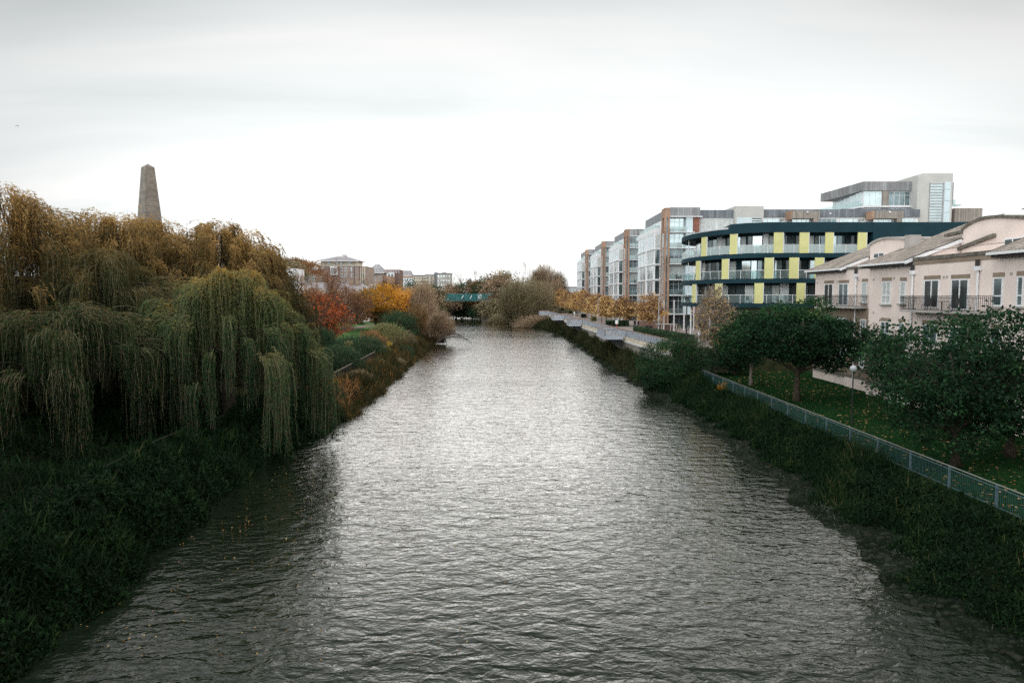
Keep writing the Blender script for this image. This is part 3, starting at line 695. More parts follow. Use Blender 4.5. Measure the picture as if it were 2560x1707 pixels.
# ------------------------------------------------------------------ curved navy building with lime panels
def curved_building():
    YF = 90.0; cx_, cy_, ax, by = 34.5, 103.5, 8.3, 13.5
    f = empty('curved_building', (34, 90, 4.3), 'curved navy building with lime-yellow upright panels and glass balconies', 'building')
    def P(b, n, mt, par=None):
        o = b.build(n, M[mt], par or f)
        if par is None: o.location = (-34, -90, -4.3)
        return o
    def outline(off, x_end=60.0, n=48):
        pts = []
        for k in range(n+1):                      # from behind the nose round to the straight front
            t = R(150-150*1.6*k/n) if False else R(120+150*k/n)
            pts.append((cx_+(ax-off)*math.cos(t), cy_+(by-off)*math.sin(t)))
        pts.append((x_end, YF+off)); return pts
    def ribbon(b, o_, i_, z0, z1):
        for k in range(len(o_)-1):
            (a, c), (d, e_) = o_[k], o_[k+1]; (g, h), (i, j) = i_[k], i_[k+1]
            b.add([(a,c,z0),(d,e_,z0),(i,j,z0),(g,h,z0),(a,c,z1),(d,e_,z1),(i,j,z1),(g,h,z1)], [(0,3,2,1),(4,5,6,7),(0,1,5,4),(2,3,7,6)])
    o0 = outline(0); o2 = outline(2.2); og = outline(.10); og2 = outline(.13)
    core = outline(2.3)
    P(MB().prism(core+[(60, 118), (34, 118)], 9.6, 19.4), 'core_wall', 'navy')
    P(MB().prism(outline(3.2)+[(60, 117), (34, 117)], 4.3, 9.4), 'ground_floor_wall', 'brick_buff')
    for z0, z1 in ((9.45, 10.02), (12.72, 13.28), (16.04, 16.6)):
        P(MB().prism(outline(0)+[(60, 112), (32, 116)], z0, z1), 'floor_band', 'navy')
    P(MB().prism(outline(-.05)+[(60, 112), (32, 116)], 19.32, 20.0), 'roof_band', 'navy')
    hi = [p for p in outline(.0) if p[1] < 92.8]
    P(MB().prism(hi+[(60, 112), (hi[0][0]+2, 112)], 19.98, 20.62), 'roof_band', 'navy')
    P(MB().prism(outline(1.0)+[(hi[0][0]+1.8, 112), (32, 116)], 20.0, 20.35), 'roof_upstand', 'pale_concrete')
    P(MB().box(47.2, 62, YF-.06, YF+3, 9.4, 20.6), 'end_wall', 'navy')
    P(MB().box(53.2, 55, YF-.12, YF-.061, 17.2, 18.3), 'end_window', 'glass_dark')
    # find the outline point seen at a given photo column
    dense = []
    for k in range(len(o0)-1):
        for t in np.linspace(0, 1, 12, endpoint=False):
            dense.append((o0[k][0]+(o0[k+1][0]-o0[k][0])*t, o0[k][1]+(o0[k+1][1]-o0[k][1])*t))
    pxs = [pxof(x, y, 14)[0] for x, y in dense]; k0 = int(np.argmin(pxs)); dense = dense[k0:]; pxs = pxs[k0:]
    def at(px):
        return np.interp(px, pxs, [p[0] for p in dense]), np.interp(px, pxs, [p[1] for p in dense])
    rows_ = [((16.6, 19.32), [(1752, 1765), (1823, 1841), (1933, 1956), (1997, 2020), (2061, 2081), (2142, 2164)]),
             ((13.28, 16.04), [(1739, 1750), (1804, 1821), (1911, 1933), (1973, 1996), (2037, 2059), (2105, 2127)]),
             ((10.02, 12.72), [(1731, 1740), (1788, 1805), (1887, 1909), (1993, 2014), (2085, 2107)])]
    rnd = random.Random(12); protos = {}; M['pot_leaf'] = plain('pot_leaf', (.03, .06, .03), .8, .4, 6)
    for (z0, z1), cols in rows_:
        for a, c in cols:
            p, q = at(a), at(c); d = Vector((q[0]-p[0], q[1]-p[1], 0)).normalized(); nrm = Vector((-d.y, d.x, 0))*.14
            b = MB(); b.slab3([(p[0], p[1], z0+.01), (q[0], q[1], z0+.01), (q[0], q[1], z1-.01), (p[0], p[1], z1-.01)], nrm)
            o = P(b, 'yellow_panel', 'lime')
            e1 = MB(); off = d*.07
            e1.slab3([(q[0]+.005, q[1], z0+.01), (q[0]+off.x, q[1]+off.y, z0+.01), (q[0]+off.x, q[1]+off.y, z1-.01), (q[0]+.005, q[1], z1-.01)], nrm)
            e1.build('panel_edge', M['white_paint'], o)
        # balcony glass with rail and posts round the edge
        g = MB(); ribbon(g, og, og2, z0+.06, z0+1.08); P(g, 'balcony_glass', 'clear' if z0 > 16 else 'clear_dark')
        rl = MB(); rl.tube([(x, y, z0+1.12) for x, y in og if True], .03, 5)
        P(rl, 'balcony_rail', 'white_paint')
        dist = 0
        for k in range(len(og)-1):
            (a, c), (d, e_) = og[k], og[k+1]; L = math.hypot(d-a, e_-c)
            s = 1.7-dist % 1.7
            while s < L:
                x = a+(d-a)*s/L; y = c+(e_-c)*s/L; P(MB().box(x-.026, x+.026, y-.026, y+.026, z0, z0+1.1), 'rail_post', 'white_paint'); s += 1.7
            dist += L
        # glazing in the recessed wall
        inn = outline(2.25, 47); cum = [0]
        for k in range(len(inn)-1): cum.append(cum[-1]+math.hypot(inn[k+1][0]-inn[k][0], inn[k+1][1]-inn[k][1]))
        def ip(s): return (np.interp(s, cum, [p[0] for p in inn]), np.interp(s, cum, [p[1] for p in inn]))
        s = 6
        while s < cum[-1]-1.3:
            w = rnd.choice([.8, 1.1, 1.3]); r_ = rnd.random()
            light = .72 if z0 > 16 else .5
            g_ = 'glass_curtain' if r_ < light*.4 else 'glass_sky' if r_ < light*.75 else 'glass_mid' if r_ < light else 'glass_dark' if r_ < .9 else None
            if g_:
                p, q = ip(s), ip(s+w-.12); d = Vector((q[0]-p[0], q[1]-p[1], 0)).normalized(); nn = Vector((d.y, -d.x, 0))
                b = MB(); b.slab3([(p[0], p[1], z0+.05), (q[0], q[1], z0+.05), (q[0], q[1], z1-.3), (p[0], p[1], z1-.3)], nn*.06); P(b, 'window', g_)
            elif rnd.random() < .6:
                p, q = ip(s), ip(s+w-.1); d = Vector((q[0]-p[0], q[1]-p[1], 0)).normalized(); nn = Vector((d.y, -d.x, 0))
                b = MB(); b.slab3([(p[0], p[1], z0), (q[0], q[1], z0), (q[0], q[1], z1), (p[0], p[1], z1)], nn*.07); P(b, 'wall_panel', 'white_render')
            s += w
        lvl = 'top' if z0 > 16 else 'middle' if z0 > 13 else 'lowest'
        for k in range(20):
            s = rnd.uniform(8, cum[-1]-8); p = ip(s); d = (ip(s+.1)[0]-p[0], ip(s+.1)[1]-p[1]); L = math.hypot(*d) or 1; nx, ny = d[1]/L, -d[0]/L
            o_ = rnd.uniform(.7, 1.6); x = p[0]+nx*o_; y = p[1]+ny*o_; plant = rnd.random() < .5
            key = 'plant' if plant else 'chair'
            if key not in protos:
                if plant:
                    r_ = empty('potted_plant', (x, y, z0)); MB().lathe([(.0, 0), (.14, 0), (.2, .32), (.0, .32)], (0, 0, 0), 8).build('pot', M['planter'], r_)
                    lv_ = MB()
                    for q in range(60):
                        a_ = rnd.uniform(0, 6.28); r2 = rnd.uniform(.05, .34); zz_ = rnd.uniform(.35, 1.15)
                        lv_.add([(0, 0, zz_-.1), (r2*math.cos(a_)-.05, r2*math.sin(a_), zz_), (r2*math.cos(a_)*1.3, r2*math.sin(a_)*1.3, zz_+.08), (r2*math.cos(a_)+.05, r2*math.sin(a_), zz_)], [(0, 1, 2, 3)])
                    lv_.build('foliage', M['pot_leaf'], r_)
                else:
                    r_ = empty('terrace_chair', (x, y, z0))
                    MB().box(-.22, .22, -.2, .2, .42, .46).build('seat', M['iron'], r_); MB().box(-.22, .22, .18, .21, .461, .92).build('backrest', M['iron'], r_)
                    for sx_ in (-.2, .2):
                        for sy_ in (-.18, .18): MB().box(sx_-.02, sx_+.02, sy_-.02, sy_+.02, 0, .42).build('leg', M['iron'], r_)
                protos[key] = r_
            else: r_ = copy_tree(protos[key])
            r_.location = (x, y, z0); r_.rotation_euler = (0, 0, rnd.uniform(0, 6.28))
            tag(r_, ('small potted plant' if plant else 'dark chair')+' on the '+lvl+' balcony of the curved navy building', 'plant' if plant else 'chair', ('potted plants' if plant else 'chairs')+' on the '+lvl+' curved balcony')
    for px, zz in ((1716, (9.4)),):
        pass
    for k, px in enumerate((1721, 1742, 1768)):
        x, y = at(px); P(MB().tube([(x+.6, y+.4, 4.3), (x+.6, y+.4, 9.5)], .13, 8), 'column', 'white_paint')
    for z0, z1 in ((16.6, 19.32), (13.28, 16.04), (10.02, 12.72)):
        x, y = at(1716); P(MB().tube([(x+.3, y, z0), (x+.3, y, z1)], .06, 6), 'corner_post', 'white_paint')
curved_building()

# ------------------------------------------------------------------ pink rendered apartment house on the right
def pink_house():
    XA, XB = 35.0, 34.0; YS = atX(2171, 800, XB)[1]; YA1 = atX(2036, 800, XA)[1]; Y0 = 36.0
    f = empty('pink_apartment_house', (35, 60, 1.5), 'pink rendered apartment house with tiled lean-to roofs, brick lintels and iron balconies', 'house')
    O = (-35, -60, -1.5)
    def P(b, n, mt, par=None):
        o = b.build(n, M[mt] if isinstance(mt, str) else mt, par or f)
        if par is None: o.location = O
        return o
    zt = 13.75
    P(MB().box(XA, 60, YS+.01, YA1, 1.2, zt), 'wall', 'pink')
    P(MB().box(XB, 60, Y0, YS, 1.2, zt+.2), 'wall', 'pink')
    P(MB().box(XA-.09, XA, YS+.05, YA1-.3, 2.9, 9.75), 'brick_facing', 'brick_buff')
    P(MB().box(XB-.07, XB, 60.8, YS-.02, 2.9, 6.3), 'brick_facing', 'brick_buff')
    P(MB().box(XA-.16, XA-.0, YS+.05, YA1, 2.6, 2.88).box(XB-.14, XB, Y0, YS-.02, 2.6, 2.88), 'string_course', 'coping')
    P(MB().box(XA-.2, XA, YS+.05, YA1-8, 1.2, 2.6), 'plinth_wall', 'pink')
    win_n = 0
    def opening(pa, pb, pt, pbm, X, door=False, n=2, sill=True, g='glass_dark', z=None):
        y1 = atX(pa, pt, X)[1]; y0 = atX(pb, pt, X)[1]
        z1 = atX((pa+pb)/2, pt, X)[2]; z0 = atX((pa+pb)/2, pbm, X)[2]
        if z: z0, z1 = z
        fo = window_unit(f, y0, y1, z0, z1, X-.012, n, g, 'x', t=.11, tr=False); fo.location = O
        if not door:
            zz = z0+(z1-z0)*.36; MB().box(X-.085, X-.02, y0+.1, y1-.1, zz-.045, zz+.045).build('glazing_bar', M['white_paint'], fo)
            P(MB().box(X-.22, X+.0, y0-.15, y1+.15, z0-.14, z0-.005), 'window_sill', 'concrete')
        P(MB().box(X-.03, X-.001, y0-.08, y1+.08, z1+.01, z1+.33), 'lintel', 'brick_buff')
        return y0, y1, z0, z1
    opening(2062, 2084, 709, 763, XA, True, g='glass_dark'); opening(2098, 2122, 708, 764, XA, True, g='glass_mid')
    opening(2156, 2169, 705, 757, XA, n=1, g='glass_curtain')
    opening(2207, 2229, 703, 760, XB, g='glass_curtain'); opening(2252, 2266, 703, 759, XB, n=1, g='glass_curtain')
    opening(2312, 2350, 699, 770, XB, True, g='glass_dark'); opening(2380, 2424, 697, 775, XB, True, g='glass_dark')
    opening(2485, 2510, 693, 766, XB, n=1, g='glass_mid'); opening(2545, 2562, 690, 766, XB, n=1, g='glass_mid')
    # the two lower floors, seen only through the trees
    for z in ((7.0, 8.7), (3.9, 5.7)):
        for pa, pb in ((2207, 2229), (2252, 2266), (2312, 2350), (2380, 2424), (2485, 2510), (2156, 2169), (2098, 2122), (2062, 2084)):
            opening(pa, pb, 703, 760, XB if pa > 2172 else XA-.09, pb-pa > 26, z=z, g='glass_mid')
    # vents
    for px, py in ((2093, 704), (2148, 700), (2185, 699), (2184, 781), (2236, 696), (2360, 693), (2368, 692), (2529, 684), (2044, 707)):
        X = XB if px > 2172 else XA; _, y, z = atX(px, py, X); P(MB().box(X-.03, X, y-.12, y+.12, z-.1, z+.1), 'wall_vent', 'concrete')
    # balconies
    def balcony(pa, pb, pt, pbm, X, d):
        y1 = atX(pa, pt, X-d)[1]; y0 = atX(pb, pt, X-d)[1]; z1 = atX((pa+pb)/2, pt, X-d)[2]; z0 = z1-1.1
        P(MB().box(X-d-.05, X-.01, y0-.05, y1+.05, z0-.22, z0-.04), 'balcony_slab', 'concrete')
        b = MB(); n = int((y1-y0)/.14)
        for k in range(n+1): y = y0+(y1-y0)*k/n; b.box(X-d-.011, X-d+.011, y-.011, y+.011, z0, z1)
        for k in range(int(d/.14)):
            x = X-d+k*.14
            for y in (y0, y1): b.box(x-.011, x+.011, y-.011, y+.011, z0, z1)
        for z in (z0+.02, z1-.16, z1): b.bar((X-d, y0, z), (X-d, y1, z), .05, .04); b.bar((X-d, y0, z), (X, y0, z), .05, .04); b.bar((X-d, y1, z), (X, y1, z), .05, .04)
        P(b, 'balcony_railing', 'black_metal')
        return y0, y1, z0, z1
    ya = balcony(2038, 2137, 738, 760, XA, 1.3); yb = balcony(2252, 2442, 740, 775, XB, 1.3)
    # downpipes with hoppers
    for px, pt, pb_ in ((2144, 690, 800), (2286, 683, 900), (2450, 673, 900)):
        X = XB if px > 2172 else XA; _, y, z1 = atX(px, pt, X)
        P(MB().tube([(X-.14, y, z1), (X-.14, y, 1.6)], .075, 8), 'downpipe', 'white_paint')
        P(MB().box(X-.3, X-.02, y-.22, y+.22, z1-.1, z1+.22), 'hopper', 'white_paint')
        P(MB().box(X-.3, X-.1, y-.1, y+.1, z1+.221, z1+.7), 'outlet', 'iron')
    # roofs: tiled planes rising away from the river
    def tileplane(x0, z0, x1, z1, ya_, yb_, name='roof', verge=True):
        s = (z1-z0)/(x1-x0)
        b = MB(); b.slab3([(x0, ya_, z0), (x0, yb_, z0), (x1, yb_, z1), (x1, ya_, z1)], (0, 0, .12)); r = P(b, name, 'tiles')
        b = MB(); b.slab3([(x0, ya_-.03, z0-.22), (x1, ya_-.03, z1-.22), (x1, ya_-.03, z1+.10), (x0, ya_-.03, z0+.10)], (0, .028, 0))
        P(b, 'verge_board', 'white_paint')
        P(MB().slab3([(x0, ya_-.05, z0+.121), (x1, ya_-.05, z1+.121), (x1, ya_+.1, z1+.121), (x0, ya_+.1, z0+.121)], (0, 0, .04)), 'verge_cap', 'iron')
        P(MB().box(x0-.16, x0-.01, ya_, yb_, z0-.12, z0+.06), 'gutter', 'white_paint')
        P(MB().box(x0+.15, x0+.9, ya_+.1, yb_-.1, z0-.3, z0-.02), 'soffit', 'iron')
        return r
    sl = .385
    # A: far roof
    xe = XA-.75; ze = 13.85
    yA0 = atX(2100, 669, xe)[1]; yA1 = atX(2014, 672, xe)[1]
    tileplane(xe, ze, 37.2, ze+(37.2-xe)*sl, yA0, yA1)
    P(MB().slab3([(37.2, yA0, ze+(37.2-xe)*sl), (37.2, yA1, ze+(37.2-xe)*sl), (41.6, yA1, ze+(41.6-xe)*sl), (38, yA0, ze+(38-xe)*sl)], (0, 0, .12)), 'roof', 'tiles')
    # B: middle big roof
    xb = XB-.75; yB1 = atX(2148, 664, xb)[1]; yB0 = atX(2262, 659, xb)[1]
    tileplane(xb, 13.9, 38.0, 13.9+(38.0-xb)*sl, yB0, yB1)
    b = MB(); z38 = 13.9+(38-xb)*sl; b.slab3([(38.0, yB0-.2, z38), (38.0, yB1, z38), (45, yB1, z38+7*sl), (42, yB0-.2, z38+4*sl)], (0, 0, .12)); P(b, 'roof', 'tiles')
    # C: near roof at the right edge
    xc = XB-.75; yC1 = atX(2470, 635, xc)[1]
    tileplane(xc, 13.95, 38.0, 13.95+(38.0-xc)*.40, 38, yC1)
    P(MB().slab3([(xc, yC1+.01, 13.75), (38, yC1+.01, 13.75+(38-xc)*.4), (38, yC1+.01, 14.1+(38-xc)*.4), (xc, yC1+.01, 14.1)], (0, .03, 0)), 'verge_board', 'iron')
    # parapet with mossy coping between the roofs
    P(MB().box(XB-.12, XB+.35, yC1+.02, yB0-.05, 13.96, 14.24), 'coping', 'coping')
    P(MB().box(XB-.05, XB+.0, yC1+.02, yB0-.05, 13.6, 13.95), 'parapet_band', 'brick_buff')
    P(MB().tube([(XB+.6, yC1+.1, 14.75), (XB+.6, yB0-.1, 14.75)], .02, 5), 'parapet_rail', 'iron')
    P(MB().box(XA-.12, XA+.3, YS+.05, yA0-.1, 13.76, 14.0), 'coping', 'coping')
    # infill walls behind the verges
    P(MB().slab3([(XB+.1, yB0+.15, 13.7), (37.99, yB0+.15, 13.7), (37.99, yB0+.15, z38-.08), (XB+.1, yB0+.15, 13.7)], (0, .1, 0)), 'gable_wall', 'pink')
    P(MB().slab3([(XA, yA0+.12, 13.7), (37.9, yA0+.12, 13.7), (37.9, yA0+.12, ze+(37.9-xe)*sl-.1), (XA, yA0+.12, 13.9)], (0, .1, 0)), 'gable_wall', 'pink')
    # arched attic walls
    def arch(X, prof, zb, depth, nm='attic_wall'):
        b = MB(); b.slab3([(X, y, z) for y, z in prof]+[(X, prof[-1][0], zb), (X, prof[0][0], zb)], (depth, 0, 0)); P(b, nm, 'pink')
        c = MB()
        for (y0_, z0_), (y1_, z1_) in zip(prof[:-1], prof[1:]):
            c.slab3([(X-.14, y0_, z0_+.004), (X-.14, y1_, z1_+.004), (X-.14, y1_, z1_+.24), (X-.14, y0_, z0_+.24)], (depth+.3, 0, 0))
        P(c, 'arched_coping', 'coping' if X > 37.8 else 'concrete')
    def prof(X, pts): return [atX(px, py, X)[1:] for px, py in pts]
    arch(38.0, prof(38.0, [(2406, 578), (2414, 571), (2424, 564), (2436, 558), (2450, 552), (2466, 548), (2484, 546), (2504, 545), (2530, 546), (2560, 548), (2620, 552)]), 13.5, 9)
    arch(37.2, prof(37.2, [(2176, 615), (2184, 609), (2194, 604), (2206, 600), (2220, 598), (2236, 598), (2252, 599), (2264, 601)]), 13.5, 6)
    # stepped copings and sloping coping on the big attic wall
    def atw(px, py, X=37.9): return atX(px, py, X)
    p, q = atw(2385, 627), atw(2488, 588)
    P(MB().bar(p, q, .35, .28), 'sloping_coping', 'coping')
    P(MB().bar(atw(2366, 589), atw(2405, 580), .4, .25), 'stepped_coping', 'coping')
    for pa, pb in ((2330, 2362), (2352, 2400)):
        pass
    fo = window_unit(f, atX(2580, 600, 38)[1], atX(2512, 600, 38)[1], atX(2530, 617, 38)[2], atX(2530, 595, 38)[2], 37.98, 3, 'glass_dark', 'x', t=.1); fo.location = O
    fo = window_unit(f, atX(2212, 640, 37.2)[1], atX(2185, 640, 37.2)[1], atX(2196, 646, 37.2)[2], atX(2196, 632, 37.2)[2], 37.18, 2, 'glass_dark', 'x', t=.1); fo.location = O
    P(MB().box(37.2-.12, 37.2+1.0, atX(2276, 600, 37.2)[1], atX(2264.5, 600, 37.2)[1], 15.2, 16.7), 'chimney_box', 'concrete')
    # roof lights
    for x, y in ((41.5, 61.2), (43.6, 62.3), (45.2, 60.5)):
        z = 13.9+(x-xb)*sl; P(MB().slab3([(x, y, z+.13), (x, y+.7, z+.13), (x+.9, y+.7, z+.13+.9*sl), (x+.9, y, z+.13+.9*sl)], (0, 0, .07)), 'roof_light', 'glass_dark')
    return ya, yb
yA, yB = pink_house()
def chair_set(x, y, z, label, n=1):
    f = empty('balcony_chair', (x, y, z), label, 'chair')
    b = MB()
    MB().box(-.22, .22, -.22, .22, .42, .46).build('seat', M['iron'], f)
    MB().slab3([(.2, -.22, .46), (.2, .22, .46), (.3, .22, .95), (.3, -.22, .95)], (.03, 0, 0)).build('backrest', M['iron'], f)
    for sx in (-.2, .2):
        for sy in (-.2, .2): MB().box(sx-.015, sx+.015, sy-.015, sy+.015, 0, .42).build('leg', M['iron'], f)
zb2 = yB[2]-.04
chair_set(33.3, yB[1]-2.6, zb2, 'dark chair at the left end of the long iron balcony')
chair_set(33.3, yB[0]+3.4, zb2, 'dark chair at the right end of the long iron balcony')
def table():
    f = empty('balcony_table', (33.3, yB[0]+4.8, zb2), 'small dark round table on the long iron balcony', 'table')
    MB().lathe([(0, .74), (.4, .74), (.4, .70), (0, .70)], (0, 0, 0), 12).build('tabletop', M['iron'], f)
    MB().tube([(0, 0, 0), (0, 0, .7)], .03, 6).build('leg', M['iron'], f)
table()

# ------------------------------------------------------------------ obelisk
def obelisk():
    Y = 300.0; X, _, ztop = atY(369, 410, Y)
    f = empty('obelisk', (X, Y, 14), 'tall tapering grey stone obelisk rising above the willows', 'monument')
    zs = atY(369, 418, Y)[2]
    k = Y/F; hw = 15.5*k
    def ring(a, z): # corner towards the camera, slightly turned
        r = a*1.0; an = [R(-90+8), R(8), R(98), R(188)]
        return [(r*math.cos(t), r*math.sin(t), z-14) for t in an]
    top = ring(hw, zs-.1); bot = ring(hw+5.6, 12)
    tops = ring(hw*.98, zs-.9)
    b = MB(); b.add(bot+top, [(0,1,5,4),(1,2,6,5),(2,3,7,6),(3,0,4,7)])
    b.build('shaft', M['granite'], f)
    b = MB(); b.add(top+[(0, 0, ztop-14)], [(0,1,4),(1,2,4),(2,3,4),(3,0,4)]); b.build('pyramidion', M['granite'], f)
    MB().box(-8, 8, -8, 8, -3, 2).build('base', M['granite'], f)
obelisk()

# ------------------------------------------------------------------ railway bridge
def bridge():
    Y = 292.0; x0, x1 = -62.0, atY(1213, 740, Y)[0]+3; zb = atY(1160, 752, Y)[2]; zt = atY(1160, 735, Y)[2]
    f = empty('lattice_bridge', ((x0+x1)/2, Y, zb), 'green iron lattice girder bridge crossing the far end of the river', 'bridge')
    O = (-(x0+x1)/2, -Y, -zb)
    def P(b, n, mt): o = b.build(n, M[mt], f); o.location = O; return o
    for yy in (Y, Y+5):
        P(MB().box(x0, x1, yy-.25, yy+.25, zt-.3, zt), 'top_chord', 'teal')
        P(MB().box(x0, x1, yy-.25, yy+.25, zb, zb+.35), 'bottom_chord', 'teal')
        b = MB(); n = int((x1-x0)/1.0)
        for k in range(n-2):
            a = x0+k*1.0
            b.bar((a, yy-.1, zb+.35), (a+2.0, yy-.1, zt-.3), .16, .1, (0, 1, 0)); b.bar((a+2.0, yy+.1, zb+.35), (a, yy+.1, zt-.3), .16, .1, (0, 1, 0))
        P(b, 'lattice', 'teal')
    b = MB()
    for k in range(int((x1-x0)/1.9)):
        a = x0+k*1.9+.4; b.box(a, a+.6, Y-.45, Y-.26, zb+.36, zb+.9)
    P(b, 'bracket', 'fence_blue')
    P(MB().box(x0, x1, Y+.3, Y+4.7, zb+.1, zb+.5), 'deck', 'iron')
    sc = Y/F
    for px, w in ((1154, 3.0), (1175, 3.6)):
        xa = atY(px, 745, Y)[0]
        P(MB().bar((xa, Y-.32, zb+1.0), (xa+.9, Y-.32, zt-.5), .3, .05, (0, 1, 0)), 'painted_mark', 'rust_white')
    xa = atY(1199, 744, Y)[0]; b = MB()
    b.tube([(xa+.9*math.cos(t)*(.6+.4*math.sin(2.3*t)), Y-.35, (zb+zt)/2+.3+.85*math.sin(t*1.5)) for t in np.linspace(0, 9.5, 40)], .10, 4)
    P(b, 'graffiti', 'rust_white')
    g = MB(); g.box(atY(1204, 770, Y)[0], atY(1216, 770, Y)[0]+1, Y-.6, Y+6, -.5, zb)
    tag(g.build('bridge_abutment', M['granite']), 'rough stone abutment pier under the right end of the green bridge', 'pier')
bridge()

# ------------------------------------------------------------------ buildings on the left bank
def hip_house(name, x0, x1, Y, depth, zb, ze, zr, over, wallm, roofm, label, cat, rows=(), cols=(), fr='white_paint', attic=None):
    f = empty(name, ((x0+x1)/2, Y, zb), label, cat); O = (-(x0+x1)/2, -Y, -zb)
    def P(b, n, mt, par=None):
        o = b.build(n, M[mt], par or f)
        if par is None: o.location = O
        return o
    P(MB().box(x0, x1, Y, Y+depth, zb, ze), 'wall', wallm)
    zr0 = ze
    if attic:
        P(MB().box(x0+1.2, x1-1.2, Y+1.2, Y+depth-1.2, ze, ze+attic), 'attic_wall', 'cream'); zr0 = ze+attic
        P(MB().box(x0-.3, x1+.3, Y-.3, Y+depth, ze-.3, ze+.02), 'cornice', 'pale_concrete')
    a, c, d, e_ = x0-over, x1+over, Y-over, Y+depth+over; mx_, my = (x0+x1)/2, Y+depth/2; rl = max(1.0, (x1-x0-depth)/2)
    if attic: a += 1.2; c -= 1.2
    b = MB(); b.add([(a,d,zr0),(c,d,zr0),(c,e_,zr0),(a,e_,zr0),(mx_-rl,my,zr),(mx_+rl,my,zr)], [(0,1,5,4),(1,2,5),(2,3,4,5),(3,0,4),(0,3,2,1)])
    P(b, 'roof', roofm)
    P(MB().box(a, c, d-.05, d+.1, zr0-.35, zr0-.01), 'eaves_board', 'white_paint')
    for z0, z1 in rows:
        for (xa, xb, n, g) in cols:
            o = window_unit(f, xa, xb, z0, z1, Y-.03, n, g, t=.2, fr=fr); o.location = O
    return f, P, O
sc = 353/F
x0, x1 = atY(795, 700, 353)[0], atY(897, 700, 353)[0]
def cx3(px): return atY(px, 700, 353)[0]
f, P, O = hip_house('brick_apartment_building', x0, x1, 353, 16, 4, atY(850, 664, 353)[2], atY(850, 639, 353)[2], 1.6, 'brick_brown', 'slate',
    'large brown brick apartment building with hipped slate roof and pale attic storey', 'building',
    rows=((23.6, 25.7), (20.5, 22.6), (17.4, 19.5), (14.3, 16.4)), cols=((cx3(851), cx3(857), 2, 'glass_dark'), (cx3(862), cx3(868), 2, 'glass_dark'), (cx3(877.5), cx3(880.5), 1, 'glass_mid'), (cx3(805), cx3(811), 2, 'glass_dark')), attic=2.4)
P(MB().box(cx3(827.5), cx3(846), 351.6, 353, 21.6, 26.2), 'bay_window_surround', 'white_paint')
o = window_unit(f, cx3(829), cx3(844.5), 22.3, 25.7, 351.55, 4, 'glass_dark', t=.3); o.location = O
for px in (818, 838, 850, 870): 
    o = window_unit(f, cx3(px), cx3(px+5), 27.3, 29, 354.17, 2, 'glass_mid', t=.15); o.location = O
P(MB().box(cx3(849), cx3(856), 359, 363, 31.2, 32.6), 'roof_vent', 'pale_concrete')
P(MB().box(cx3(885.5), cx3(886.5), 352.8, 353, 8, 27), 'downpipe', 'iron')
P(MB().box(x1+.01, cx3(915), 354, 375, 4, 26.3), 'side_wing', 'brick_brown')
for k in range(3): P(MB().box(cx3(900+k*5), cx3(902+k*5), 353.7, 353.99, 6, 25.5), 'wing_pier', 'cream')
for k in range(4): P(MB().box(cx3(903), cx3(911), 353.75, 353.98, 9+k*4, 11.3+k*4), 'wing_window', 'glass_dark')
def cx4(px, Y): return atY(px, 700, Y)[0]
Y4 = 440
f, P, O = hip_house('brick_apartment_building', cx4(921, Y4), cx4(956, Y4), Y4, 14, 5, atY(940, 682, Y4)[2], atY(935, 659, Y4)[2], 1.6, 'brick_brown', 'slate',
    'smaller brown brick building with hipped roof behind and right of the large brick one', 'building',
    rows=((21, 23.4), (16.6, 19), (27.0, 29)), cols=((cx4(934, Y4), cx4(940, Y4), 2, 'glass_mid'), (cx4(946, Y4), cx4(950, Y4), 1, 'glass_dark')))
P(MB().box(cx4(956, Y4)+.01, cx4(976, Y4), Y4+1, Y4+16, 5, atY(960, 690, Y4)[2]), 'side_wing', 'brick_orange')
P(MB().box(cx4(915, Y4), cx4(921, Y4)-.01, Y4-1, Y4+10, 5, atY(918, 676, Y4)[2]), 'pale_wing', 'cream')
P(MB().box(cx4(936, Y4), cx4(941, Y4), Y4+5, Y4+9, 29.5, 31.6), 'roof_vent', 'pale_concrete')
def flat_block(px0, px1, py_top, Y, zb, wallm, label, cat='building', cap=None, cap_h=1.2, rows=3, cols=5, g='glass_dark', depth=14, name='flat_roofed_block', wh=1.5, storey=3.1, caps=.4):
    x0 = atY(px0, py_top, Y)[0]; x1 = atY(px1, py_top, Y)[0]; zt = atY((px0+px1)/2, py_top, Y)[2]
    f = empty(name, ((x0+x1)/2, Y, zb), label, cat); O = (-(x0+x1)/2, -Y, -zb)
    def P(b, n, mt, par=None):
        o = b.build(n, M[mt], par or f)
        if par is None: o.location = O
        return o
    P(MB().box(x0, x1, Y, Y+depth, zb, zt), 'wall', wallm)
    if cap: P(MB().box(x0-caps, x1+caps, Y-.4, Y+depth+.3, zt+.01, zt+cap_h), 'roof', cap)
    w = (x1-x0)/cols
    for r in range(rows):
        z1 = zt-.9-r*storey
        for c in range(cols):
            o = window_unit(f, x0+w*(c+.22), x0+w*(c+.78), z1-wh, z1, Y-.03, 2, g, t=.12); o.location = O
    return f, P
flat_block(961, 984, 681, 470, 5, 'white_render', 'white flat-roofed block with red brick frame right of the brick buildings', rows=3, cols=3, storey=4, wh=2.2)
flat_block(958, 999.5, 674, 474, 5, 'brick_red', 'red brick block with flat roof rising behind the white one', rows=1, cols=7)
flat_block(1003, 1060, 694, 560, 5, 'white_render', 'long low white block with orange brick band, right of the red block', cap='brick_orange', cap_h=1.2, rows=3, cols=9, wh=1.6)
fb, PB = flat_block(1003, 1028, 688, 566, 5, 'pale_concrete', 'pale block with a steep dark slate mansard roof', cap=None, rows=1, cols=5)
xa, xb_ = atY(1004, 690, 566)[0], atY(1028, 690, 566)[0]; zq, zr = atY(1015, 688, 566)[2], atY(1015, 676, 566)[2]
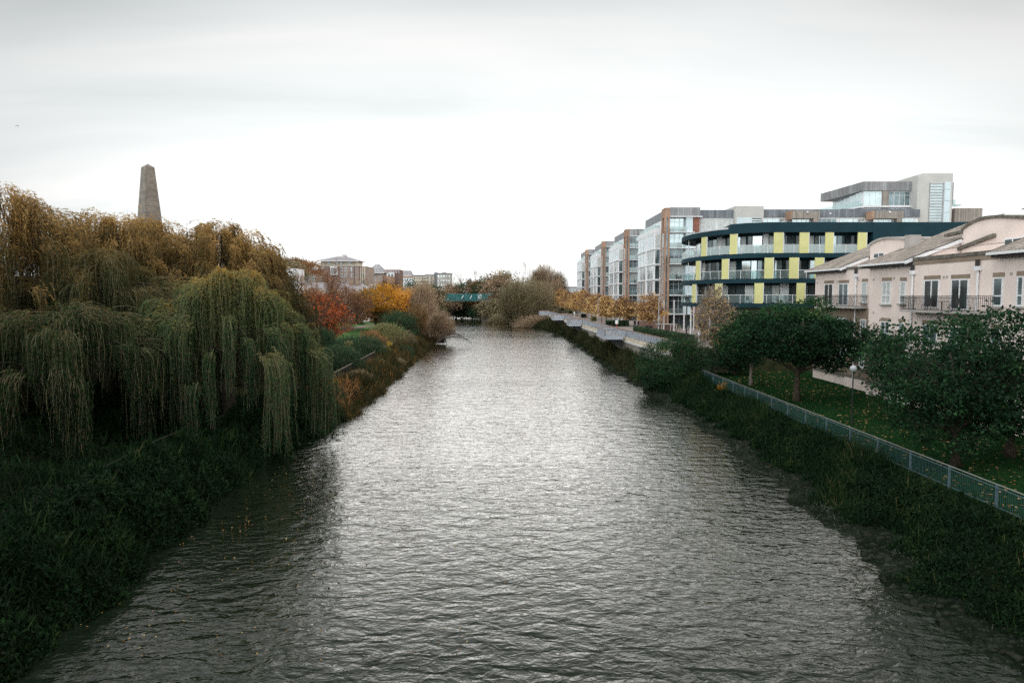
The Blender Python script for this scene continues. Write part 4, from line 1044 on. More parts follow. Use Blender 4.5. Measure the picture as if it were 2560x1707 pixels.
PB(MB().add([(xa, 566, zq+.02), (xb_, 566, zq+.02), (xb_, 580, zq+.02), (xa, 580, zq+.02), (xa+1, 569, zr), (xb_-1.5, 569, zr), (xb_-1.5, 577, zr), (xa+1, 577, zr)], [(0,1,5,4),(1,2,6,5),(2,3,7,6),(3,0,4,7),(4,5,6,7)]), 'mansard_roof', 'slate')
flat_block(1033, 1066, 690, 520, 5, 'cream', 'cream block with dark windows and orange end wall above the dark shrubs', cap='zinc_dark', cap_h=.8, rows=3, cols=5)
flat_block(1064, 1093, 688, 500, 5, 'cream', 'cream block with stacked dark balconies beside the grey tower', cap='zinc', cap_h=.6, rows=5, cols=3, wh=2.0)
fb, PB = flat_block(1093, 1126, 684.5, 480, 4, 'grey_render', 'grey-blue apartment tower at the left end of the green bridge', cap='zinc', cap_h=.6, rows=6, cols=5, g='glass_sky', name='apartment_tower')
PB(MB().box(atY(1085, 681, 480)[0], atY(1092.8, 681, 480)[0], 480.5, 494, 4, atY(1089, 681, 480)[2]), 'stair_shaft', 'zinc_dark')
PB(MB().box(atY(1104, 681, 480)[0], atY(1114, 681, 480)[0], 482, 490, atY(1100, 684, 480)[2]+.7, atY(1100, 681, 480)[2]), 'plant_room', 'zinc')
# cream terrace with slit windows behind the yellow tree, with grey roofs and brick chimneys
flat_block(862, 926, 729, 245, 4, 'cream', 'cream terrace wall with narrow slit windows behind the yellow tree', rows=2, cols=14, name='cream_terrace', depth=8, wh=2.4, storey=3.6)
def gable_house(name, px0, px1, pe, pr, Y, zb, depth, wallm, label, cols=3, chim=()):
    x0 = atY(px0, pe, Y)[0]; x1 = atY(px1, pe, Y)[0]; ze = atY(px0, pe, Y)[2]; zr = atY(px0, pr, Y)[2]
    f = empty(name, ((x0+x1)/2, Y, zb), label, 'house'); O = (-(x0+x1)/2, -Y, -zb)
    def P(b, n, mt): o = b.build(n, M[mt], f); o.location = O; return o
    P(MB().box(x0, x1, Y, Y+depth, zb, ze), 'wall', wallm)
    b = MB(); b.add([(x0-.2,Y-.3,ze),(x1+.2,Y-.3,ze),(x1+.2,Y+depth+.3,ze),(x0-.2,Y+depth+.3,ze),(x0-.2,Y+depth/2,zr),(x1+.2,Y+depth/2,zr)], [(0,1,5,4),(2,3,4,5),(1,2,5),(3,0,4),(0,3,2,1)])
    P(b, 'roof', 'slate')
    for t in chim:
        xc = x0+(x1-x0)*t; c = P(MB().box(xc-.7, xc+.7, Y+depth/2-1.2, Y+depth/2-.2, zr-1.6, zr+1.3), 'chimney', 'brick_buff')
        for k in (-.4, 0, .4): MB().lathe([(.13, 0), (.16, .5), (.12, .5)], (xc+k, Y+depth/2-.7, zr+1.3), 6).build('chimney_pot', M['terra'], c)
    w = (x1-x0)/cols
    for c in range(cols):
        for z1 in (ze-.6, ze-3.5):
            o = window_unit(f, x0+w*(c+.33), x0+w*(c+.67), z1-1.5, z1, Y-.03, 2, 'glass_dark', t=.1); o.location = O
    return f
gable_house('terraced_house', 845, 925, 727, 709, 255, 4, 9, 'cream', 'slate-roofed terraced house with clustered brick chimneys below the brick apartments', 4, (.35, .55, .82))
gable_house('terraced_house', 693, 752, 713, 700, 240, 4, 9, 'white_render', 'grey-roofed house with two brick chimneys at the right edge of the willow', 4, (.25, .62, .92))
gable_house('terraced_house', 770, 845, 722, 706, 262, 4, 9, 'cream', 'slate-roofed house mostly hidden behind the bare brown birch', 4, (.7,))
gable_house('white_house', 868, 916, 776, 764, 200, 3.4, 8, 'white_render', 'small white house behind the red bush with dark windows', 5, ())
gable_house('white_house', 740, 800, 790, 776, 190, 3.4, 8, 'white_render', 'small white house glimpsed through the red-leaved tree', 5, ())
flat_block(699, 736, 671, 255, 6, 'white_render', 'white flat-roofed house with one dark window above the willow edge', name='white_house', rows=1, cols=2, wh=1.0, depth=12, cat='house')
flat_block(684, 705, 664, 275, 6, 'cream', 'cream flat-roofed house peeping out behind the white one', name='cream_house', rows=1, cols=3, wh=1.2, depth=10, cat='house')
flat_block(745, 795, 688, 300, 6, 'timber', 'dark grey rendered house under the hilltop trees', name='grey_house', rows=1, cols=3, wh=1.2, depth=10, cat='house')
flat_block(1398, 1450, 719, 420, 4, 'pale_concrete', 'low grey building far behind the golden street trees', rows=1, cols=8, name='low_building', cap='zinc', cap_h=.6)
flat_block(400, 640, 812, 118, 2, 'white_render', 'white wall of a house glimpsed in gaps between the willows', name='white_house', rows=1, cols=8, wh=1.3, depth=8, cat='house')

# ------------------------------------------------------------------ promenade furniture
def street_lamp(x, y, z, h, label, kind='flat', mt='black_metal'):
    f = empty('street_lamp', (x, y, z), label, 'street lamp')
    if kind == 'flat':
        MB().tube([(0, 0, 0), (0, 0, 1), (0, 0, h-.8)], [.13, .1, .07], 8).build('pole', M[mt], f)
        MB().lathe([(.07, h-.8), (.3, h-.35), (.22, h-.2)], (0, 0, 0), 12).build('lantern', M['glass_mid'], f)
        MB().lathe([(0, h), (.85, h-.08), (.9, h-.14), (.2, h-.2)], (0, 0, 0), 16).build('lamp_hood', M[mt], f)
    elif kind == 'globe':
        MB().tube([(0, 0, 0), (0, 0, .5), (0, 0, h-.3)], [.08, .05, .045], 8).build('pole', M[mt], f)
        MB().lathe([(0, h+.24)]+[(.26*math.sin(t), h-.02+.26*math.cos(t)) for t in np.linspace(.2, 2.9, 10)]+[(0, h-.28)], (0, 0, 0), 16).build('globe', M['globe'], f, smooth=True)
    else:
        MB().tube([(0, 0, 0), (0, 0, h)], [.09, .06], 8).build('pole', M[mt], f)
        MB().bar((0, 0, h), (.7, 0, h+.06), .12, .1).build('lamp_head', M[mt], f)
x, y, _ = atZ(1664, 849, ZP); street_lamp(x+.3, 92, ZP, atY(1664, 741, 92)[2]-ZP, 'tall dark street lamp with a wide flat hood behind the quay railing')
x, y, _ = atZ(1646, 833, ZP); street_lamp(x, y, ZP, 6.2, 'slim grey street lamp with a short arm left of the hooded lamp', 'arm', 'steel_pale')
x, y, _ = atZ(1835, 880, 4.4); street_lamp(36.2, 112, ZP, 5.2, 'slim grey street lamp in front of the curved building', 'arm', 'steel_pale')
x, y, _ = atZ(2129, 1060, 1.55); street_lamp(x, y, 1.55, atY(2128, 921, y)[2]-1.55, 'black lamp post with a pale globe standing on the lawn', 'globe')
for i, px in enumerate((1495, 1540)):
    x, y, _ = atZ(px, 812, ZP); street_lamp(x, y, ZP, 6, ('farther' if i == 0 else 'nearer')+' thin grey street lamp among the golden street trees', 'arm', 'steel')
pl = ['leftmost', 'second from the left', 'third from the left', 'rightmost']
for i, px in enumerate((1659, 1684.5, 1709.5, 1734)):
    x, y, _ = atZ(px, 828, ZP); f = empty('flagpole', (x, y, ZP), 'slender white pole, '+pl[i]+' of the four on the plaza', 'pole', 'white poles on the plaza')
    MB().tube([(0, 0, .12), (0, 0, 3), (0, 0, atY(px, 750, y)[2]-ZP)], [.15, .13, .10], 8).build('shaft', M['white_paint'], f)
    MB().lathe([(.25, 0), (.25, .1), (.16, .12)], (0, 0, 0), 10).build('base_plate', M['steel'], f)
def planter(px0, px1, py, h, label):
    a, b_ = atZ(px0, py, ZP), atZ(px1, py, ZP); y = a[1]
    f = empty('brick_planter', (a[0], y, ZP), label, 'planter')
    MB().box(0, b_[0]-a[0], 0, 4, 0, h).build('wall', M['brick_red'], f)
    MB().box(-.08, b_[0]-a[0]+.08, -.08, 4.1, h+.003, h+.12).build('coping', M['planter'], f)
planter(1603, 1650, 822, 1.5, 'long low red brick planter wall behind the walking couple')
planter(1650, 1694, 827, 1.1, 'lower red brick planter wall behind the white poles')
# hedges
def bicycle(x, y, rz, mt, label):
    f = empty('bicycle', (x, y, ZP), label, 'bicycle', None, rz)
    for wx in (-.52, .52):
        b = MB(); b.tube([(wx+.33*math.cos(t), 0, .34+.33*math.sin(t)) for t in np.linspace(0, 2*math.pi, 17)], .028, 5, False)
        w = b.build('wheel', M['iron'], f)
        s = MB()
        for k in range(8): t = k*math.pi/4; s.bar((wx, 0, .34), (wx+.31*math.cos(t), 0, .34+.31*math.sin(t)), .008, .008)
        s.build('spokes', M['steel'], w)
    b = MB()
    for p, q in (((-.52, 0, .34), (-.12, 0, .32)), ((-.12, 0, .32), (-.22, 0, .82)), ((-.52, 0, .34), (-.2, 0, .75)), ((-.12, 0, .32), (.38, 0, .78)), ((-.2, 0, .75), (.37, 0, .84)), ((.36, 0, .95), (.52, 0, .34))): b.tube([p, q], .022, 5)
    b.build('frame', M[mt], f)
    MB().box(-.36, -.1, -.07, .07, .86, .92).build('saddle', M['iron'], f)
    MB().tube([(.42, -.28, 1.0), (.36, 0, .97), (.42, .28, 1.0)], .018, 5).build('handlebar', M['iron'], f)
x, y, _ = atZ(1696, 826, ZP); bicycle(x, y, .35, 'lime', 'lime-yellow bicycle parked at a stand near the white poles')
x, y, _ = atZ(1720, 826, ZP); bicycle(x, y, 1.1, 'steel', 'grey bicycle parked right of the lime-yellow one')
x, y, _ = atZ(1728, 828, ZP); bicycle(x+.6, y, 1.3, 'iron', 'black bicycle parked beside the rightmost white pole')
for i, px in enumerate((1653, 1676, 1690)):
    x, y, _ = atZ(px, 827, ZP); f = empty('bicycle_stand', (x, y, ZP), ['leftmost bright hoop bicycle stand on the plaza', 'bright hoop bicycle stand in the middle of the three', 'bright hoop bicycle stand nearest the lime bicycle'][i], 'bicycle stand', 'hoop bicycle stands')
    MB().tube([(-.1, -.35, 0), (0, -.35, .85), (0, -.15, .98), (0, .15, .98), (0, .35, .85), (.1, .35, 0)], .045, 6).build('hoop', M['white_paint'], f)
    MB().box(-.2, .2, -.42, -.28, -.0, .02).box(-.2, .2, .28, .42, 0, .02).build('foot_plate', M['steel'], f)
def bin_(x, y, z, label, lid='black_metal'):
    f = empty('litter_bin', (x, y, z), label, 'litter bin')
    MB().lathe([(.0, 0), (.3, 0), (.33, .85), (.0, .85)], (0, 0, 0), 12).build('body', M['black_metal'], f)
    MB().lathe([(.34, .86), (.34, .98), (.2, 1.08), (0, 1.1)], (0, 0, 0), 12).build('lid', M[lid], f)
x, y, _ = atZ(1617, 828.5, ZP); bin_(x, y, ZP, 'black litter bin left of the nearest golden street tree trunk')
x, y, _ = atZ(1627, 829, ZP); bin_(x, y, ZP, 'black litter bin right of the nearest golden street tree trunk')
xg, yg = -34.5, 128; bin_(xg, yg, H(xg, yg), 'dark litter bin with pale blue-grey lid on the garden path by the red tree', 'steel_pale')
for i, (px, py) in enumerate(((1376, 779), (1535.5, 822), (1432, 793))):
    x, y, _ = atZ(px, py, ZP); f = empty('lifebuoy_post', (x+.5, y, ZP), ['red and white lifebuoy post at the farthest viewing platform', 'red and white lifebuoy post behind the nearest viewing platform', 'white lifebuoy post among the low hedges'][i], 'lifebuoy post')
    MB().tube([(0, 0, 0), (0, 0, 1.0)], .07, 6).build('post', M['red_paint' if i < 2 else 'white_paint'], f)
    MB().lathe([(.0, 1.0), (.3, 1.0), (.32, 1.6), (.0, 1.75)], (0, 0, 0), 10).build('housing', M['white_paint'], f)

# ------------------------------------------------------------------ people (skin-modified skeletons, made real with the depsgraph)
def person(x, y, z, rz, label, coat, legs, hair, step=.28, h=1.76):
    k = h/1.76
    me = bpy.data.meshes.new('person')
    V = [(0,0,.98),(0,0,1.2),(0,0,1.42),(0,-.01,1.52),(0,0,1.62),(0,0,1.74),
         (-.1,0,.92),(-.11,step*.35,.52),(-.11,step,.1),(-.11,step-.16,.04),
         (.1,0,.92),(.11,-step*.1,.5),(.11,-step,.14),(.11,-step-.14,.04),
         (-.2,0,1.42),(-.27,-.08,1.14),(-.24,-.2,.92),(-.235,-.25,.83),
         (.2,0,1.42),(.27,.1,1.15),(.24,.02,.92),(.235,-.03,.83)]
    E = [(0,1),(1,2),(2,3),(3,4),(4,5),(0,6),(6,7),(7,8),(8,9),(0,10),(10,11),(11,12),(12,13),(2,14),(14,15),(15,16),(16,17),(2,18),(18,19),(19,20),(20,21)]
    rr = [.15,.15,.17,.06,.095,.085,.10,.075,.05,.045,.10,.075,.05,.045,.075,.055,.04,.03,.075,.055,.04,.03]
    me.from_pydata([(a*k, b*k, c*k) for a, b, c in V], E, []); me.update()
    o = bpy.data.objects.new('person', me); COL.objects.link(o)
    sk = o.modifiers.new('skin', 'SKIN'); sv = me.skin_vertices[0].data
    for i, r_ in enumerate(rr): sv[i].radius = (r_*k, r_*k*(.75 if i in (0, 1, 2) else 1))
    sv[0].use_root = True
    ss = o.modifiers.new('sub', 'SUBSURF'); ss.levels = 2; ss.render_levels = 2
    dg = bpy.context.evaluated_depsgraph_get(); nm = bpy.data.meshes.new_from_object(o.evaluated_get(dg))
    o.modifiers.clear(); o.data = nm
    nm.materials.clear(); nm.materials.append(M['skin'])
    mats = [M['skin'], M[coat], M[legs], M[hair]]
    for mm in mats[1:]: nm.materials.append(mm)
    for p in nm.polygons:
        c = p.center; p.use_smooth = True
        zz = c.z/k
        if zz > 1.7 or (zz > 1.58 and c.y > .02): p.material_index = 3
        elif zz > 1.5: p.material_index = 0
        elif zz < .09: p.material_index = 3
        elif zz < .88 and abs(c.x) < .19*k: p.material_index = 2
        elif zz < .87: p.material_index = 0
        elif abs(c.x) > .2*k and zz < .87: p.material_index = 0
        else: p.material_index = 1
    o.location = (x, y, z); o.rotation_euler = (0, 0, rz)
    tag(o, label, 'person', 'couple walking on the promenade')
x, y, _ = atZ(1587, 821, ZP); person(x, y, ZP, .3, 'person in dark jacket and blue jeans walking on the promenade, taller of the pair', 'cloth_dark', 'denim', 'cloth_dark', h=1.85)
x, y, _ = atZ(1596, 820.5, ZP); person(x, y, ZP, .2, 'person in dark coat walking at the right of the pair on the promenade', 'cloth_dark', 'cloth_dark', 'cloth_dark', .2, 1.7)
def gull():
    x, y, z = atY(43, 315, 90)
    b = MB()
    pr = [(-1.0, -.1, -.42), (-.6, .0, -.02), (-.25, .02, .18), (0, 0, .1), (.3, .02, .16), (.62, 0, -.08), (.75, -.1, -.6)]
    b.v = []
    for (a, c, d), w in zip(pr, (.04, .16, .24, .3, .24, .16, .04)):
        b.v += [(a, c-w/2, d), (a, c, d+.05), (a, c+w/2, d), (a, c, d-.05)]
    for i in range(6):
        for j in range(4): b.f.append((i*4+j, i*4+(j+1) % 4, i*4+4+(j+1) % 4, i*4+4+j))
    b.tube([(0, -.5, 0), (0, -.38, .05), (0, -.1, .08), (0, .25, .05), (0, .5, .02)], [.02, .08, .12, .08, .03], 8)
    o = b.build('gull', M['gull'], smooth=True); o.location = (x, y, z); o.scale = (.32, .32, .32)
    tag(o, 'small dark gull gliding alone in the upper left of the sky', 'bird')
gull()

def unseen_stone_bridge():  # out-of-view bridge added behind the camera to shade the near banks
    f = empty('unseen_stone_bridge', (0, -7, 0), 'unseen stone road bridge the view is taken from, added behind the camera to shade the near banks', 'bridge')
    MB().box(-70, 70, -6, 6.2, 8.2, 9.4).build('deck', M['concrete'], f)
    MB().box(-70, 70, 5.8, 6.2, 9.41, 10.4).box(-70, 70, -6, -5.6, 9.41, 10.4).build('parapet', M['granite'], f)
    for x in (-24, 24): MB().box(x-3, x+3, -5.5, 5.5, -1, 8.19).build('pier', M['granite'], f)
unseen_stone_bridge()
# ------------------------------------------------------------------ vegetation
def nrm(a): return a/np.maximum(np.linalg.norm(a, axis=-1, keepdims=True), 1e-9)
def rand_dir(n, g): return nrm(g.normal(size=(n, 3)))
def leaves(P, D, Ln, Wd, g, flat=0.0):
    """diamond leaves at P pointing along D"""
    n = len(P); r = rand_dir(n, g); r[:, 2] *= (1-flat); s = nrm(np.cross(D, r+1e-6))
    Ln = np.broadcast_to(np.asarray(Ln, float), (n,))[:, None]; Wd = np.broadcast_to(np.asarray(Wd, float), (n,))[:, None]
    V = np.empty((n, 4, 3)); V[:, 0] = P; V[:, 1] = P+D*Ln*.45+s*Wd*.5; V[:, 2] = P+D*Ln; V[:, 3] = P+D*Ln*.45-s*Wd*.5
    return V.reshape(-1, 3)
def leafobj(name, V, mat, rnd, parent=None):
    return npmesh(name, V, np.arange(len(V)).reshape(-1, 4), mat, parent, rnd)
def strips(paths, w, g):
    """thin ribbons: paths (n,k,3), w (n,k) half widths"""
    n, k, _ = paths.shape
    d = np.gradient(paths, axis=1); s = nrm(np.cross(d, rand_dir(n, g)[:, None, :]+np.zeros_like(d)))
    A = paths-s*w[..., None]; B = paths+s*w[..., None]
    V = np.stack([A, B], 2).reshape(-1, 3)
    i = (np.arange(n)[:, None]*k+np.arange(k-1)[None])*2
    Q = np.stack([i, i+1, i+3, i+2], -1).reshape(-1, 4)
    return V, Q
def clumps(g, ells, K, shell=.55):
    """K clump centres spread through a crown made of ellipsoids (cx,cy,cz,rx,ry,rz), more near the outside"""
    e = np.array(ells, float); vol = e[:, 3]*e[:, 4]*e[:, 5]; idx = g.choice(len(e), K, p=vol/vol.sum())
    d = rand_dir(K, g); r = (shell+(1-shell)*g.random(K))**.7
    return e[idx, :3]+d*r[:, None]*e[idx, 3:]
def limb_set(mb, base, top_h, C, g, r0, bend=.25, n=5, frac=(.3, .8), lim=60):
    """trunk plus limbs reaching to clump centres C (local coordinates, base at origin)"""
    lean = np.array([g.normal()*.03*top_h, g.normal()*.03*top_h])
    tp = []
    for k in range(7):
        t = k/6; tp.append((lean[0]*t*t+g.normal()*.01*top_h*t, lean[1]*t*t+g.normal()*.01*top_h*t, top_h*t-.3*(k == 0)))
    mb.tube(tp, [r0*(1.5-.9*min(1, k/1.2)) if k < 1 else r0*(1-.75*k/6) for k in range(7)], 9)
    tp = np.array(tp)
    sel = C if len(C) <= lim else C[g.choice(len(C), lim, replace=False)]
    for c in sel:
        t = frac[0]+(frac[1]-frac[0])*g.random(); t = min(t, max(.12, c[2]/top_h*.85)); i = t*6; a = tp[int(i)]*(1-i % 1)+tp[min(6, int(i)+1)]*(i % 1)
        mid = (a+c)/2+g.normal(size=3)*bend*.3; mid[2] += bend*np.linalg.norm(c-a)*.18
        q1 = a*.7+mid*.3+g.normal(size=3)*.05; 
        rr = r0*.34*(1-t*.6)
        mb.tube([a, q1, mid, mid*.4+c*.6+g.normal(size=3)*.08, c], [rr, rr*.8, rr*.55, rr*.35, rr*.12], 5, False)
    return tp
def leafy_tree(name, label, cat, loc, ells, K, per, cs, Ln, Wd, mat, trunk_h, r0, seed, bark='bark', group=None, twig_n=0, droop=.35, huefn=None, frac=(.3, .85), lim=60, twl=.8):
    g = np.random.default_rng(seed)
    f = empty(name, loc, label, cat, group)
    C = clumps(g, ells, K)
    mb = MB(); limb_set(mb, None, trunk_h, C, g, r0, frac=frac, lim=lim); mb.build('trunk', M[bark], f, smooth=True)
    n = K*per; ci = np.repeat(np.arange(K), per); sz = cs*(.6+.8*g.random(K))
    off = g.normal(size=(n, 3))*np.array([1, 1, .62]); P = C[ci]+off*sz[ci][:, None]
    D = nrm(off*np.array([1, 1, .5])+g.normal(size=(n, 3))*.7+np.array([0, 0, -droop]))
    hue = g.random(K)[ci]*.5+g.random(n)*.5
    if huefn is not None: hue = np.clip(huefn(P, hue), 0, 1)
    V = leaves(P, D, Ln*(.7+.6*g.random(n)), Wd*(.7+.6*g.random(n)), g)
    leafobj('crown', V, M[mat], hue, f)
    if twig_n:
        a = C[g.integers(0, K, twig_n)]; d = nrm(g.normal(size=(twig_n, 3))+np.array([0, 0, .5]))*twl*cs*1.6
        t = np.linspace(0, 1, 4)[None, :, None]; path = a[:, None]+d[:, None]*t+np.array([0, 0, .12])*t*t
        V, Q = strips(path, .012*(1-t[..., 0]*.8)*np.ones((twig_n, 4))*(1+loc[1]/60), g)
        npmesh('twigs', V, Q, M[bark], f)['kind'] = 'stuff'
    return f
def twig_tree(name, label, cat, loc, h, spread, mat, seed, n_main=9, levels=4, r0=.25, fan=.55, up=.5, leafn=0, leaf=(.12, .05), leafmat_='leaf_brown', bark='twig', group=None, child=3, wmul=1.0, base_spread=.0, droop=0.0, ratio=.62):
    """bare or brush-like tree: branches fork down to fine twigs"""
    g = np.random.default_rng(seed); f = empty(name, loc, label, cat, group)
    L0 = h*.42
    a = np.zeros((n_main, 3)); a[:, :2] = g.normal(size=(n_main, 2))*base_spread
    an = np.linspace(0, 2*np.pi, n_main, endpoint=False)+g.normal(size=n_main)*.2
    inc = fan*np.sqrt(g.random(n_main))
    d = np.stack([np.cos(an)*np.sin(inc)*spread/h*2, np.sin(an)*np.sin(inc)*spread/h*2, np.cos(inc)], 1); d = nrm(d)
    L = L0*(.75+.5*g.random(n_main)); w = np.full(n_main, r0*.5)
    tips = None; allV = []; allQ = []; nb = 0
    mb = MB()
    for lv in range(levels):
        n = len(a); t = np.linspace(0, 1, 5)[None, :, None]
        bendv = g.normal(size=(n, 3))*.16
        bendv[:, 2] += (.12 if lv < 2 else -.02)-droop*(lv >= 2)
        path = a[:, None]+d[:, None]*L[:, None, None]*t+bendv[:, None]*L[:, None, None]*t*t
        ww = w[:, None]*(1-.45*np.linspace(0, 1, 5)[None])
        if lv < 1 or (lv < 2 and n < 60):
            for i in range(n): mb.tube(path[i], list(ww[i]), 6, False)
        else:
            for rep in range(2 if lv < levels-1 else 1):
                V, Q = strips(path, ww, g); allV.append(V); allQ.append(Q+nb); nb += len(V)
        k = child+(1 if lv >= 1 else 0)
        if lv < levels-1:
            u = .35+.65*g.random((n, k)); u[:, 0] = 1.0
            ii = u*4; lo = np.minimum(ii.astype(int), 3); fr = ii-lo
            idx = np.arange(n)[:, None]
            start = path[idx, lo]*(1-fr)[..., None]+path[idx, lo+1]*fr[..., None]
            dd = nrm(path[:, 4]-path[:, 2])[:, None]+g.normal(size=(n, k, 3))*.55+np.array([0, 0, up*.3-droop])
            a = start.reshape(-1, 3); d = nrm(dd.reshape(-1, 3)); L = np.repeat(L, k)*ratio*(.7+.6*g.random(n*k)); w = np.repeat(w, k)*.5
            w = np.maximum(w, .008*wmul)
        else: tips = path
    if not mb.v: mb.tube([(0, 0, -.3), (0, 0, h*.2)], [r0, r0*.8], 7)
    mb.tube([(0, 0, -.4), (0, 0, .15*h*.2)], [r0*1.3, r0], 8)
    mb.build('trunk', M[bark], f, smooth=True)
    V = np.concatenate(allV); Q = np.concatenate(allQ)
    npmesh('branches', V, Q, M[mat], f)
    if leafn:
        T = tips.reshape(-1, 3); P = T[g.integers(0, len(T), leafn)]+g.normal(size=(leafn, 3))*.15
        D = nrm(g.normal(size=(leafn, 3))+np.array([0, 0, -.1]))
        hue = g.random(leafn)
        leafobj('crown', leaves(P, D, leaf[0]*(.7+.6*g.random(leafn)), leaf[1], g), M[leafmat_], hue, f)
    return f

M['bark_dark'] = plain('dark_bark', (.035, .028, .02), .95, .4, 5)
def lm(name, stops, **k): M[name] = leafmat(name, stops, **k)
lm('willow_gold', [(0, (.02, .032, .014)), (.3, (.07, .07, .026)), (.5, (.22, .14, .05)), (.72, (.46, .29, .10)), (1, (.66, .47, .22))], trans=.4)
lm('willow_green', [(0, (.014, .042, .020)), (.32, (.05, .10, .045)), (.58, (.17, .20, .08)), (.8, (.40, .29, .09)), (1, (.52, .32, .09))], trans=.42)
lm('willow_dark', [(0, (.006, .018, .007)), (.5, (.02, .045, .017)), (.85, (.055, .075, .028)), (1, (.16, .10, .03))])
lm('leaf_dark', [(0, (.004, .014, .006)), (.5, (.013, .044, .018)), (.85, (.035, .10, .036)), (1, (.10, .15, .05))], spec=.15)
lm('leaf_orange', [(0, (.05, .065, .02)), (.3, (.34, .19, .03)), (.7, (.66, .31, .04)), (1, (.78, .43, .10))], trans=.4)
lm('leaf_street', [(0, (.30, .20, .11)), (.4, (.60, .39, .17)), (.8, (.80, .55, .22)), (1, (.85, .70, .38))], trans=.42)
lm('leaf_red', [(0, (.10, .07, .04)), (.4, (.36, .12, .05)), (.7, (.62, .14, .04)), (1, (.75, .28, .08))], trans=.4)
lm('leaf_brown', [(0, (.09, .07, .045)), (.5, (.35, .25, .165)), (1, (.60, .46, .32))])
lm('leaf_olive', [(0, (.07, .07, .04)), (.5, (.28, .235, .14)), (1, (.50, .42, .27))])
lm('leaf_rust', [(0, (.07, .05, .03)), (.5, (.29, .15, .07)), (1, (.50, .28, .12))])
lm('leaf_rust_pale', [(0, (.07, .055, .03)), (.5, (.22, .14, .07)), (1, (.42, .27, .12))])
lm('leaf_shrub', [(0, (.012, .036, .018)), (.5, (.04, .085, .045)), (1, (.14, .17, .10))])
lm('leaf_light', [(0, (.08, .10, .04)), (.5, (.22, .22, .10)), (1, (.38, .34, .19))])
lm('leaf_yellow', [(0, (.2, .15, .03)), (.5, (.5, .36, .05)), (1, (.62, .46, .10))])
lm('leaf_silver', [(0, (.012, .022, .012)), (.4, (.03, .045, .03)), (.5, (.13, .15, .11)), (1, (.26, .27, .2))])
lm('bramble', [(0, (.003, .010, .003)), (.45, (.005, .019, .006)), (.75, (.011, .034, .009)), (.95, (.035, .055, .018)), (1, (.09, .075, .03))], trans=.15, spec=.12)
lm('bramble_far', [(0, (.015, .022, .010)), (.45, (.04, .05, .022)), (.75, (.10, .075, .035)), (.93, (.16, .10, .04)), (1, (.45, .20, .04))])
lm('fallen', [(0, (.16, .07, .03)), (.5, (.34, .2, .08)), (1, (.5, .4, .2))])
M['twig_tan'] = plain('twig_tan', (.22, .155, .105), .9, .3, 2)
M['twig_olive'] = plain('twig_olive', (.17, .14, .085), .9, .3, 1)
M['twig_dark'] = plain('twig_dark', (.06, .045, .04), .9, .3, 1)
M['twig_red'] = plain('twig_red', (.20, .10, .065), .9, .3, 1)

